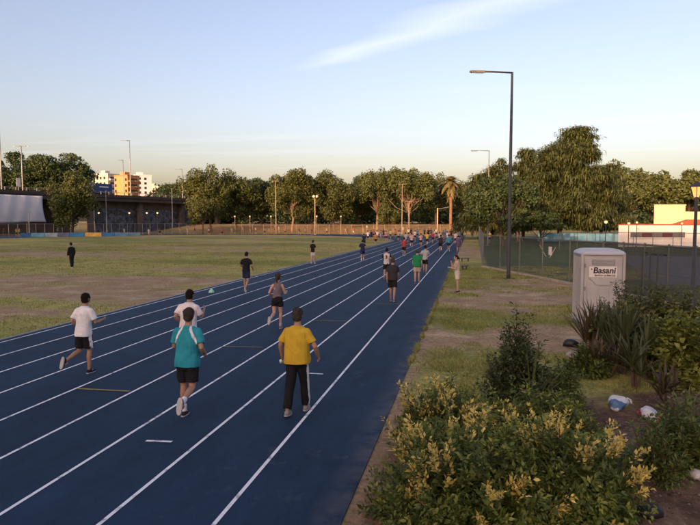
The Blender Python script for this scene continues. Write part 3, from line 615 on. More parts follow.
b = G(508.3, 278.5); street_lamp('tall dark street lamp with one arm standing on the verge by the fence', (b[0], b[1], 0), P(513, 72, depth(b[0], b[1]))[2], 2.35, YAW + R(6), DKM, .105)
b = at(488, 78); street_lamp('slim street lamp with one arm rising behind the low dark tree', b, zat(150.5, 78), 2.3, YAW, GALV, .09)
def deck_lamp(px, ty, label, arm, off, two=False, cam_side=True):
    s = on_over(px, off); q = A_ + uo * s - nrm_o * off; d = depth(q[0], q[1]); return street_lamp(label, (q[0], q[1], DECK), zat(ty, d) - DECK, arm, YAW, GALV, .16, two)
deck_lamp(3, 113, 'tallest motorway lamp on the overpass above the white sheet', 2.6, 1.2)
deck_lamp(24, 146, 'double-armed motorway lamp on the overpass beside the square white panel', 2.0, 5, True)
deck_lamp(124.5, 160, 'shorter motorway lamp on the overpass in front of the orange tower', 1.6, 10)
deck_lamp(131.5, 140.5, 'taller motorway lamp on the overpass in front of the orange tower', 2.6, 1.2)
deck_lamp(183, 169, 'motorway lamp on the overpass near the park trees', 2.2, 1.2)
# square white sign panel on the overpass
def panel(px, y0, y1, w, label, off=2.0):
    s = on_over(px, off); q = A_ + uo * s - nrm_o * off; d = depth(q[0], q[1]); t = thing('road_sign', label, 'sign', (q[0], q[1], DECK), rzo)
    za, zb = zat(y1, d) - DECK, zat(y0, d) - DECK; MB().tube([(0, .1, -.02), (0, .1, zb)], .07, 8).build('post', GALV, t); MB().box((0, 0, (za + zb) / 2), (w, .07, zb - za), bev=.02).build('board', mat('white_sign_board', (.75, .68, .58), .6, .08, 2), t)
panel(20, 178, 186.5, 1.0, 'small square pale sign panel on the overpass beside the double-armed lamp'); panel(183.5, 189, 193.5, .8, 'tiny pale sign panel on the overpass near the park trees')
# truck on the overpass
s = on_over(99, 3.4); q = A_ + uo * s - nrm_o * 3.4; tk = thing('box_truck', 'white box truck with a blue cargo box driving on the overpass', 'truck', (q[0], q[1], DECK), rzo)
BL = mat('truck_blue', (.018, .055, .19), .45, .15, 1); WHT = mat('truck_white', (.62, .62, .62), .5, .08, 1); GL = mat('dark_glass', (.02, .025, .03), .1, .1)
MB().box((.9, 0, 2.15), (5.6, 2.3, 2.5), bev=.05).build('cargo_box', BL, tk); MB().box((-3.0, 0, 1.55), (1.8, 2.2, 2.0), bev=.18).build('cab', WHT, tk); MB().box((-3.55, 0, 1.95), (.9, 2.24, .7), bev=.05).build('windscreen', GL, tk); MB().box((0, 0, .72), (7.4, 1.0, .28)).build('chassis', DKM, tk)
MB().box((3.72, 0, 2.1), (.06, 2.2, 2.3)).build('rear_door', WHT, tk)
for wx in (-2.9, 2.4):
    for wy in (-.95, .95): MB().tube([(wx, wy - .14, .5), (wx, wy + .14, .5)], .5, 16).build('wheel', mat('tyre', (.02, .02, .02), .9, .1), tk)
MB().box((1.0, -1.16, 2.5), (3.0, .02, .35)).build('lettering_strip', WHT, tk)
# poles in front of the overpass
for px, y0, dz, lab in ((106.5, 191, 128, 'thin pale pole standing before the mural wall near the truck'), (172.5, 189, 150, 'thin pale pole standing before the far end of the mural wall'), (29, 213, 119, 'short thin pole in front of the white hanging sheet')):
    b = at(px, dz); t = thing('pole', lab, 'pole', b); MB().tube([(0, 0, -.1), (0, 0, zat(y0, dz))], [.10, .07], 8).build('shaft', GALV, t); MB().box((0, 0, zat(y0, dz) + .03), (.5, .12, .10)).build('cap', HEADM, t)

# ------------------------------------------------------------------ city blocks far behind the overpass
def tower(px0, px1, ty, dz, rot, body, side, label, floors, wins, capw=0):
    b = at((px0 + px1) / 2, dz); w = (px1 - px0) / FPX * dz; H = zat(ty, dz); t = thing('apartment_tower', label, 'building', (b[0], b[1], 0), YAW + rot); dp = w * .8
    MB().box((0, 0, H / 2), (w * .86, dp, H)).build('wall', body, t); MB().box((0, 0, H + .25), (w * .9, dp * 1.04, .5)).build('roof', side, t)
    MB().box((-w * .12, 0, H + 1.3), (w * .3, dp * .4, 2.0)).build('lift_house', body, t)
    fh = 3.0
    for f in range(floors):
        z = H - 2.0 - f * fh
        for wx in wins: MB().box((wx * w, -dp / 2 - .02, z), (w * .12, .12, 1.5)).build('window', GL, t)
        if capw:
            for sy in (-.25, .25): MB().box((w * .43 + .6, sy * dp, z - .8), (1.3, dp * .36, .9)).build('balcony', side, t)
            MB().box((w * .43 + .03, 0, z + .2), (.1, dp * .6, 1.3)).build('window', GL, t)
ORG = mat('orange_render', (.55, .27, .11), .9, .1, .3); YEL = mat('cream_render', (.62, .54, .40), .9, .08, .3); PAL = mat('pale_grey_render', (.60, .60, .64), .9, .06, .3); TAN = mat('tan_brick', (.36, .20, .12), .9, .15, .5)
tower(99, 118, 175, 330, R(-22), YEL, PAL, 'cream apartment tower behind the truck on the overpass', 5, (-.28, -.05, .2), 1)
tower(118, 138, 176.5, 320, R(-24), ORG, TAN, 'orange sunlit apartment tower with stacked side balconies', 5, (-.34, .33), 1)
tower(134, 152, 176, 390, R(30), PAL, PAL, 'pale grey apartment tower partly behind the orange one', 5, (-.2, .1), 0)
tower(150, 161, 187, 420, R(10), YEL, PAL, 'low cream apartment block beyond the pale grey tower', 3, (-.25, .2), 0)

# ================================================================== fences
WIRE = mat('fence_wire', (.16, .165, .16), .6, .1, 3, metal=.3); FPOST = mat('fence_post', (.15, .155, .14), .7, .2, 2, metal=.2); TANW = mat('rusty_fence_wire', (.30, .20, .12), .8, .2, 2)
def mesh_panel(w, h, s, t):
    V = []; F = []
    def wire(a, b):
        a = np.array([a[0], 0, a[1]]); b = np.array([b[0], 0, b[1]]); d = (b - a) / np.linalg.norm(b - a); n = np.array([-d[2], 0, d[0]]); o = len(V)
        for p in (a, b): V.extend([p + n * t, p - n * t * .5 + np.array([0, t, 0]), p - n * t * .5 - np.array([0, t, 0])])
        F.extend([(o, o + 1, o + 4, o + 3), (o + 1, o + 2, o + 5, o + 4), (o + 2, o, o + 3, o + 5)])
    k = -h
    while k < w:
        x0, z0 = max(k, 0), max(-k, 0); L = min(w - x0, h - z0)
        if L > .02: wire((x0, z0), (x0 + L, z0 + L)); wire((w - x0, z0), (w - x0 - L, z0 + L))
        k += s
    me = bpy.data.meshes.new('chain_link'); me.from_pydata([tuple(map(float, v)) for v in V], [], F); me.update(); return me
def fence(label, p0, p1, n, h, me, wire_m, post_m, pr=.035, kerb=False, name='mesh_fence', z0=0.06, skip=()):
    p0 = np.array(p0[:2]); p1 = np.array(p1[:2]); L = float(np.linalg.norm(p1 - p0)); rz = math.atan2(p1[1] - p0[1], p1[0] - p0[0]); t = thing(name, label, 'fence', (p0[0], p0[1], float(hgt(p0[0], p0[1]))), rz); w = L / n
    if not me.materials: me.materials.append(wire_m)
    pm = MB().tube([(0, 0, -.1), (0, 0, h + .06)], pr, 8).tube([(0, 0, h + .06), (0, 0, h + .09)], pr * 1.2, 8); po = None
    for k in range(n + 1):
        if po is None: po = pm.build('post', post_m, t); o = po
        else: o = po.copy(); COL.objects.link(o)
        o.location = (k * w, 0, 0)
        if k < n:
            o = link('chain_link', me, None, t); o.location = (k * w, 0.03, z0); o.scale = (w / 3.0, 1, h / 2.2)
    MB().tube([(0, 0, h), (L, 0, h)], pr * .7, 6).build('top_rail', post_m, t); MB().tube([(0, .03, h * .5), (L, .03, h * .5)], .006, 4).build('tension_wire', wire_m, t)
    if kerb: MB().box((L / 2, 0, .03), (L, .22, .16), bev=.02).build('kerb', mat('kerb_concrete', (.34, .27, .20), .9, .25, 3, .4, 20), t)
    return t
ME_N = mesh_panel(3.0, 2.2, .10, .0035); ME_F = mesh_panel(3.0, 2.2, .22, .011); ME_F.materials.append(TANW); ME_D = mesh_panel(3.0, 2.2, .25, .012)
F0 = G(483, 267); Fd = G(571, 284.5) - F0; Fd /= np.linalg.norm(Fd); F1 = F0 + Fd * 37.5
Fm = F0 + Fd * 14.4; ME_X = mesh_panel(3.0, 2.2, .075, .0060)
fence('grey chain link fence on a low kerb running behind the portable toilet', F0, Fm, 5, 2.25, ME_N, WIRE, FPOST, .035, True)
fence('dense dark wire fence between the portable toilet and lantern post', Fm + Fd * .1, F1, 16, 2.25, ME_X, mat('dark_fence_wire', (.075, .08, .075), .7, .1, 3), mat('dark_fence_post', (.10, .105, .10), .7, .2, 2), .035, True, name='dense_wire_fence')
fence('grey chain link fence running along the straight beside the track', F0 + np.array([-.02, .3, 0]), (F0[0] + .6, 128, 0), 28, 2.25, ME_N, WIRE, FPOST)
fence('rusty sunlit mesh fence along the far bend below the trees', at(187, 143.5), at(474, 141.5), 26, 2.3, ME_F, TANW, TANW, .05)
fence('dark mesh fence along the foot of the overpass', at(-30, 123), at(186, 146), 26, 2.6, ME_D, DKM, GALV, .05)
# second fence of the courts, on the far side of the park lawn
fence('thin court fence in front of the white building', at(560, 66), at(760, 58), 10, 2.0, ME_N, WIRE, FPOST, .035)
# low advertising boards along the far straight
for i, (p0, p1, c, nm) in enumerate(((20, 30, (.03, .12, .26), 'blue'), (30.5, 44, (.10, .26, .34), 'pale teal'), (44.5, 57, (.22, .30, .34), 'light grey blue'), (57.5, 69, (.10, .12, .20), 'dark slate'), (69.5, 84, (.03, .15, .32), 'bright blue'), (84.5, 101, (.48, .30, .09), 'yellow'), (101.5, 114, (.03, .13, .30), 'blue'), (114.5, 128, (.07, .17, .30), 'faded blue'), (128.5, 140, (.10, .17, .24), 'grey blue'))):
    a, b = at(p0, 117 + i * 1.0), at(p1, 117 + (i + 1) * 1.0); L = float(np.linalg.norm(b - a)); t = thing('advertising_board', ['blue board at the end of the row beside the white sheet', 'pale teal board second in the low row below the white sheet', 'light grey-blue board third in the low row below the overpass', 'dark slate board below the tree in front of the overpass', 'bright blue board between the dark slate and the yellow one', 'yellow board, the only yellow one in the low row', 'plain blue board right after the yellow one', 'faded blue board between two others before the mural', 'grey-blue board at the far end of the low row'][i], 'board', a, math.atan2(b[1] - a[1], b[0] - a[0]))
    MB().box((L / 2, 0, .45), (L, .06, .82), bev=.01).build('panel', mat('board_' + nm.replace(' ', '_') + str(i), c, .7, .25, .9), t)
    for x in (.3, L - .3): MB().tube([(x, .08, -.05), (x, .08, .75)], .03, 6).build('leg', GALV, t)
# poles and lanterns at the far side
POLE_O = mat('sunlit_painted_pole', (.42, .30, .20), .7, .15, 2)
def lantern(label, px, ty, dz, globes=1, r=.05, pm=DKM, lit=1.2, gr=.17, group=None, zb=0.0):
    b = at(px, dz); zb = float(hgt(b[0], b[1])) + zb; H = zat(ty, dz) - zb; t = thing('lamp_post', label, 'lamp', (b[0], b[1], zb), YAW, group)
    MB().tube([(0, 0, -.1), (0, 0, .25), (0, 0, .26), (0, 0, H - gr)], [r * 2, r * 2, r, r * .8], 10).build('pole', pm, t, smooth=True)
    LM = mat('lamp_globe_%s' % lit, (.75, .62, .45), .3, .04, 3, emit=((1.0, .52, .18), lit * .5) if lit else None)
    for k in range(globes):
        a = 2 * math.pi * k / max(globes, 1); o = .45 if globes > 1 else 0; V, F = ellipsoid((o * math.cos(a), o * math.sin(a), H), (gr, gr, gr), 14, 9)
        g = mesh_np('globe', V, F, LM, t, smooth=True); MB().tube([(o * math.cos(a), o * math.sin(a), H + gr * .8), (o * math.cos(a), o * math.sin(a), H + gr * 1.15)], [gr * .6, gr * .1], 10).build('cap', pm, g)
        if globes > 1: MB().tube([(0, 0, H - .3), (o * math.cos(a), o * math.sin(a), H - gr)], .03, 6).build('arm', pm, t)
    return t
lantern('ornate post with three pale globes in front of the forked tree', 315, 196.5, 136, 3, .13, POLE_O, 0, .32)
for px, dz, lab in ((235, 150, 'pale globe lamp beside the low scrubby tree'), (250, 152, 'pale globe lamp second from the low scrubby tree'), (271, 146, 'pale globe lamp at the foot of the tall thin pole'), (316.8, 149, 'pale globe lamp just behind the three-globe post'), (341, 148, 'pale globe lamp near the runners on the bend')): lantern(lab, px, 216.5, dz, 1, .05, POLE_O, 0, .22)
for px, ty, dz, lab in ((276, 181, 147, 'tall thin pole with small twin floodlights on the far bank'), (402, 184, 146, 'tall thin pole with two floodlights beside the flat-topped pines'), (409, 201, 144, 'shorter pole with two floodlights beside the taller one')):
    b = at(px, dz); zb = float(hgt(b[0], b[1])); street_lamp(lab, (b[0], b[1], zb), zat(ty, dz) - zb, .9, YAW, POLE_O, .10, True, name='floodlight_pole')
b = at(437.5, 125); t = thing('goal_post', 'pale yellow upright post with a short side bar near the palm', 'post', b, YAW); MB().tube([(0, 0, -.1), (0, 0, zat(208, 125))], .13, 10).build('upright', mat('cream_post_paint', (.55, .42, .24), .6, .1), t, smooth=True); MB().tube([(0, 0, zat(209, 125)), (2.4, 0, zat(207, 125))], .05, 8).build('side_bar', GALV, t)
for px, lab in ((99, 'lit globe lamp before the overpass wall beside the olive tree'), (129.5, 'lit globe lamp before the middle of the mural'), (147, 'lit globe lamp before the mural near the white runner'), (157.5, 'lit globe lamp before the far part of the mural')): lantern(lab, px, 213, 136, 1, .05, DKM, 1.6, .20)
# right side: lit garden lamps
lantern('lit garden lamp beside the feathery tree and blue tarpaulin', 606, 222, 60, 1, .045, DKM, 1.6, .16)
lantern('lit garden lamp in front of the blank end of the white building', 629, 223.5, 62, 1, .045, DKM, 1.2, .13)
lantern('lit garden lamp in front of the first grey window', 637, 222.5, 70, 1, .045, DKM, .8, .13)
lantern('lit garden lamp in front of the last window by the red roof', 682, 223.5, 68, 1, .045, DKM, .8, .12)
# near lantern at the frame edge
b = at(695.5, 20.5); H = zat(197, 20.5); t = thing('lantern_post', 'black lamp post with a glowing tapered glass lantern by the fence', 'lamp', b, YAW)
MB().tube([(0, 0, -.1), (0, 0, .5), (0, 0, .52), (0, 0, H)], [.12, .11, .065, .05], 12).build('pole', DKM, t, smooth=True)
MB().add(*loft([(0, 0, H), (0, 0, H + .34)], [.10, .21], [.10, .21], 6, 2.0)).build('glass', mat('lantern_glass', (.6, .40, .2), .2, .05, emit=((1.0, .46, .12), .55)), t)
MB().add(*loft([(0, 0, H + .345), (0, 0, H + .40), (0, 0, H + .52)], [.25, .21, .05], [.25, .21, .05], 6, 2.0)).build('cap', DKM, t)
for k in range(6):
    a = math.pi / 3 * k; MB().tube([(.102 * math.cos(a), .102 * math.sin(a), H - .01), (.215 * math.cos(a), .215 * math.sin(a), H + .345)], .012, 5).build('glazing_bar', DKM, t)

# ================================================================== white building beyond the courts
BD = 74.0; b = at(690, BD); wb = thing('white_building', 'long low white building with striped window band and bright upper block', 'building', (b[0], b[1], 0), YAW - R(2))
WR = mat('white_render', (.74, .68, .64), .9, .07, .8, .15, 12); YR = mat('cream_block_render', (.78, .64, .36), .9, .05, .8); RR = mat('red_roof', (.34, .085, .045), .8, .15, 2)
def wx(px): return (px - 690) / FPX * BD
hw_ = zat(225, BD)
def slab(x0, x1, y0, y1, z0, z1, nm, m, par):            # plan splayed at its near end
    k = math.tan(R(27)); V = [(x0 + (0), y0, z) for z in (z0, z1)] + [(x1, y0, z) for z in (z0, z1)] + [(x1 + (y1 - y0) * k, y1, z) for z in (z0, z1)] + [(x0 + (y1 - y0) * k, y1, z) for z in (z0, z1)]
    return mesh_np(nm, V, [(0, 2, 3, 1), (2, 4, 5, 3), (4, 6, 7, 5), (6, 0, 1, 7), (1, 3, 5, 7), (0, 6, 4, 2)], m, par)
slab(wx(620), wx(790), 0, 9, 0, hw_, 'wall', WR, wb)
slab(wx(619.2), wx(790), -.15, 9.2, hw_, hw_ + .10, 'roof_edge', RR, wb)
zu = zat(205, BD); slab(wx(659), wx(690), 1.2, 6, hw_ + .11, zu, 'upper_block', YR, wb); slab(wx(658.6), wx(690.4), 1.1, 6.1, zu, zu + .10, 'parapet_cap', YR, wb)
zl = zat(211.5, BD); slab(wx(690.2), wx(735), 1.6, 6, hw_ + .11, zl, 'lower_block', YR, wb)
pr_ = [(wx(676), hw_ + .11), (wx(690), zat(219.5, BD)), (wx(770), zat(219.5, BD)), (wx(780), hw_ + .11)]; MB().prism(pr_, -.2, 1.0).build('pitched_roof', RR, wb)
z0_, z1_ = zat(237.3, BD), zat(232.2, BD)
for i, (x0, x1) in enumerate(((632, 642.6), (643, 653), (653.4, 662.6), (663, 673.2), (673.6, 685.4))):
    fr = MB().box(((wx(x0) + wx(x1)) / 2, -.02, (z0_ + z1_) / 2), (wx(x1) - wx(x0), .12, z1_ - z0_)).build('window', mat('window_frame_dark', (.06, .05, .05), .6, .1), wb)
    for k in range(2):
        c0 = wx(x0) + (wx(x1) - wx(x0)) * (.5 * k + .25); MB().box((c0, -.09, (z0_ + z1_) / 2), ((wx(x1) - wx(x0)) * .44, .03, (z1_ - z0_) * .82)).build('pane', mat('window_red' if i % 2 else 'window_grey', (.085, .022, .02) if i % 2 else (.13, .12, .12), .35, .15, 2), fr)
MB().box(((wx(631) + wx(686.5)) / 2, -.06, z0_ - .05), (wx(686.5) - wx(631), .22, .08)).build('sill', WR, wb)
q0, q1, q2, q3 = at(618, 56), at(760, 52), at(900, 27.5), at(660, 30)
tag(mesh_np('court', [(v[0], v[1], .012) for v in (q3, q2, q1, q0)], [(0, 1, 2, 3)], mat('court_asphalt', (.105, .098, .115), .9, .2, .7)), kind='structure')
# blue tarpaulin wall in the park
a, b = at(538, 90), at(627, 84); L = float(np.linalg.norm(b - a)); t = thing('tarpaulin_wall', 'faded blue tarpaulin screen on posts below the feathery tree', 'screen', a, math.atan2(b[1] - a[1], b[0] - a[0])); n = 7
BT = mat('blue_tarpaulin', (.07, .22, .36), .7, .3, 1.2, color2=(.16, .34, .46))
for k in range(n):
    V = []; F = []; w = L / n
    for j in range(5):
        for i in range(9): V.append((k * w + .03 + (w - .06) * i / 8, .05 * math.sin(i * 1.7 + k) * (1 - abs(j - 2) / 3), .18 + 1.25 * j / 4 + .03 * math.sin(i * .8 + k * 2)))
    F = [(j * 9 + i, j * 9 + i + 1, j * 9 + i + 10, j * 9 + i + 9) for j in range(4) for i in range(8)]; o = mesh_np('tarpaulin', V, F, BT, t, smooth=True); o.modifiers.new('t', 'SOLIDIFY').thickness = .02
    MB().tube([(k * w, .06, -.05), (k * w, .06, 1.5)], .03, 6).build('post', FPOST, t)
# leaning white stakes on the lawn, and a small white sign on the fence
for p0, p1, lab in (((539.5, 244.5), (546, 256.5), 'thin pale stake on the lawn leaning away from the small sign'), ((556, 247), (549.5, 257.5), 'thin pale stake on the lawn leaning toward the small sign')):
    b = G(*p1); d = depth(b[0], b[1]); tp = P(p0[0], p0[1], d); t = thing('leaning_stake', lab, 'stake', (b[0], b[1], 0)); v = tp - np.array([b[0], b[1], 0]); MB().tube([-.05 * v, v], [.035, .03], 6).build('shaft', mat('bleached_wood', (.45, .36, .26), .8, .2), t); MB().tube([v * .97, v * 1.02], .045, 6).build('tip', DKM, t)
q = F0 + Fd * 9.6; nf = np.array([-abs(Fd[1]), -abs(Fd[0]), 0]); sg = MB().box((0, 0, 0), (.34, .02, .46), bev=.006).build('fence_sign', mat('white_plate', (.62, .58, .55), .6, .1)); sg.location = (q[0] + nf[0] * .06, q[1] + nf[1] * .06, 1.62); sg.rotation_euler = (0, 0, math.atan2(Fd[1], Fd[0])); tag(sg, 'small blank white plate fixed to the chain link fence', 'sign')
# black bent bars by the fence
for px, ty, by_, lean_, lab in ((641, 252, 300, -.05, 'bent black bar nearest the portable toilet by the fence'), (648.5, 254, 301, .03, 'bent black bar between two others by the fence'), (656, 254.5, 303, .10, 'bent black bar with the longest hook by the fence')):
    b = G(px, by_); d = depth(b[0], b[1]); H = zat(ty, d); t = thing('bent_bar', lab, 'bar', (b[0], b[1], -.01), YAW); MB().tube([(lean_ * .2, 0, -.08), (0, 0, .4), (0, 0, H - .1), (.02, 0, H), (.12 + lean_, 0, H + .03), (.26 + lean_, 0, H - .03)], .026, 8).build('bar', DKM, t, smooth=True); MB().box((0, 0, .03), (.2, .2, .04)).build('foot_plate', DKM, t)
# dark low benches on the verge
for px, py, w, lab in ((465, 261.5, .7, 'low dark bench on the verge farther along the track edge'), (464.5, 269.5, .45, 'short low dark bench on the verge close to the woman in cream')):
    b = G(px, py); t = thing('bench', lab, 'bench', (b[0], b[1], -.01), YAW); MB().box((0, 0, .26), (w, .30, .06), bev=.01).build('seat', DKM, t)
    for sx in (-1, 1): MB().box((sx * (w / 2 - .1), 0, .115), (.06, .26, .23)).build('leg', DKM, t)
# marker cone on the inside edge
b = G(211.5, 293); t = thing('marker_cone', 'small pale green marker dome at the inner edge of the track', 'marker', (b[0], b[1], .02)); V, F = loft([(0, 0, 0), (0, 0, .03), (0, 0, .10), (0, 0, .17)], [.14, .13, .10, .04], [.14, .13, .10, .04], 18, 2.0); mesh_np('shell', V, F, mat('pale_green_plastic', (.30, .62, .45), .5, .05), t, smooth=True)
MB().tube([(0, 0, .165), (0, 0, .18)], .045, 12).build('rim', mat('white_plastic', (.7, .7, .7), .5, .05), t)

# ================================================================== portable toilet
cl0 = G(579.5, 327.5); TD = depth(cl0[0], cl0[1]); rzt = YAW - R(10); Wt, Dt, Ht = 1.27, 1.22, zat(249, TD)
toi = thing('portable_toilet', 'grey plastic portable toilet with white maker sign on its door', 'toilet', (cl0[0], cl0[1], 0), rzt)
TP = mat('grey_toilet_plastic', (.335, .33, .335), .5, .05, 1.5, .06, 90, color2=(.42, .405, .40)); TP2 = mat('grey_toilet_roof_plastic', (.44, .44, .47), .5, .05, 2.5)
MB().box((Wt / 2, Dt / 2, .06), (Wt * .98, Dt * .98, .12), bev=.02).build('base_skid', mat('dark_grey_plastic', (.12, .12, .12), .6, .1), toi)
hb_ = Ht - .17
MB().box((Wt / 2, Dt / 2, .10 + (hb_ - .10) / 2), (Wt - .06, Dt - .06, hb_ - .10), bev=.015).build('body', TP, toi)
for cx, cy in ((.04, .04), (Wt - .04, .04), (.04, Dt - .04), (Wt - .04, Dt - .04)): MB().box((cx, cy, .08 + (hb_ - .08) / 2), (.085, .085, hb_ - .08), bev=.02).build('corner_post', TP, toi)
for k in range(7): MB().box((.018, .2 + k * .137, .1 + hb_ * .5), (.03, .05, hb_ * .82), bev=.012).build('side_rib', TP, toi)
Vr, Fr = loft([(Wt / 2, Dt / 2, hb_ - .005), (Wt / 2, Dt / 2, hb_ + .035), (Wt / 2, Dt / 2, hb_ + .10), (Wt / 2, Dt / 2, hb_ + .155), (Wt / 2, Dt / 2, hb_ + .17)], [Wt / 2 + .03, Wt / 2 + .035, Wt / 2 - .02, Wt / 2 - .14, Wt / 2 - .24], [Dt / 2 + .03, Dt / 2 + .035, Dt / 2 - .02, Dt / 2 - .14, Dt / 2 - .24], 40, 9.0)
mesh_np('roof', Vr, Fr, TP2, toi)
door = MB().box((Wt / 2, .012, .17 + (hb_ - .27) / 2), (Wt - .20, .05, hb_ - .27), bev=.012).build('door', TP, toi)
fy = -.018
def raised(poly, y0, y1, nm, par, m=TP): return MB().prism([(Wt / 2 + x, z) for x, z in poly], y0, y1).build(nm, m, par)
zt = hb_ - .18
DKG = mat('toilet_vent_plastic', (.22, .21, .215), .55, .05)
vent = MB().box((Wt / 2, fy, zt - .05), (.66, .03, .17), bev=.012).build('vent_panel', DKG, door)
for k in range(4): MB().box((Wt / 2, fy - .018, zt - .105 + k * .036), (.60, .014, .014)).build('louvre', TP, door)
raised([(-.40, zt - .18), (.40, zt - .18), (.40, zt - .52), (.18, zt - .74), (-.18, zt - .74), (-.40, zt - .52)], fy - .030, fy + .02, 'raised_panel', door)
raised([(-.46, zt - .66), (-.30, zt - .66), (-.17, zt - .86), (-.17, zt - 1.75), (-.46, zt - 1.75)], fy - .030, fy + .02, 'raised_panel', door)
raised([(.46, zt - .66), (.30, zt - .66), (.17, zt - .86), (.17, zt - 1.75), (.46, zt - 1.75)][::-1], fy - .030, fy + .02, 'raised_panel', door)
raised([(-.10, zt - .84), (.10, zt - .84), (.10, zt - 1.75), (-.10, zt - 1.75)], fy - .006, fy + .02, 'raised_panel', door)
MB().box((Wt - .17, fy - .02, 1.0), (.05, .05, .16), bev=.01).build('handle', mat('dark_grey_plastic', (.12, .12, .12)), door)
for hz_ in (.5, 1.2, 1.9): MB().box((.115, fy, hz_), (.05, .03, .12), bev=.006).build('hinge', DKG, door)
SGZ = zt - .335; plate = MB().box((Wt / 2 - .02, fy - .038, SGZ), (.80, .016, .32), bev=.006).build('sign_plate', mat('white_sign_plate', (.66, .63, .60), .5, .06, 4), toi)
INK = mat('black_ink', (.018, .018, .022), .6, .1)
textmesh('Basani', .255, INK, plate, (Wt / 2 + .015, fy - .049, SGZ + .04), (R(90), 0, 0), 'lettering', .006, shear=.12)
textmesh('BAÑOS QUÍMICOS', .070, INK, plate, (Wt / 2 + .04, fy - .049, SGZ - .108), (R(90), 0, 0), 'lettering', .002)
MB().tube([(Wt / 2 - .36, fy - .047, SGZ + .075), (Wt / 2 - .33, fy - .047, SGZ + .085)], .02, 8).build('emblem', INK, plate)
# ================================================================== planting bed
L_BUSH = leafmat('privet_leaves', (0.054, 0.084, 0.018), (0.185, 0.225, 0.055), .3, .45); L_GOLD = leafmat('golden_tips', (0.46, 0.36, 0.06), (0.85, 0.68, 0.24), .3, .5); L_LIME = leafmat('lime_leaves', (0.13, 0.16, 0.026), (0.32, 0.33, 0.075), .3, .5)
L_DKB = leafmat('dark_shrub_leaves', (0.040, 0.058, 0.020), (0.11, 0.135, 0.048), .2, .5); L_PURP = leafmat('purple_sword_leaves', (0.036, 0.028, 0.018), (0.115, 0.086, 0.052), .15, .45); L_SWG = leafmat('green_sword_leaves', (0.034, 0.044, 0.018), (0.12, 0.135, 0.055), .2, .45); L_STRAP = leafmat('strap_leaves', (0.06, 0.075, 0.02), (0.16, 0.17, 0.06), .25, .45)
TWIG = mat('twig_bark', (.085, .055, .036), .95, .3, 8)
def leaves6(C, T, N, L, Wd, b_far=(0, 0)):     # pointed oval leaf folded along its midrib: base, two sides, tip
    S = np.cross(T, N); S /= np.linalg.norm(S, axis=1, keepdims=True) + 1e-9; L = L[:, None]; Wd = Wd[:, None]; U = np.cross(S, T)
    b = C; m = C + T * L * .5 - U * Wd * .12; tp = C + T * L - U * L * .10
    l = C + T * L * .45 + S * Wd * .5 + U * Wd * .16; r = C + T * L * .45 - S * Wd * .5 + U * Wd * .16
    n = len(C)
    if n and math.hypot(*b_far) > 9.3: return np.stack([b, l, tp, r], 1).reshape(-1, 3), np.arange(n * 4).reshape(-1, 4)
    V = np.stack([b, l, m, r, tp], 1).reshape(-1, 3); o = np.arange(n)[:, None] * 5
    F = np.concatenate([o + np.array([0, 3, 2]), o + np.array([0, 2, 1]), o + np.array([2, 3, 4]), o + np.array([1, 2, 4])], 0)
    return V, F
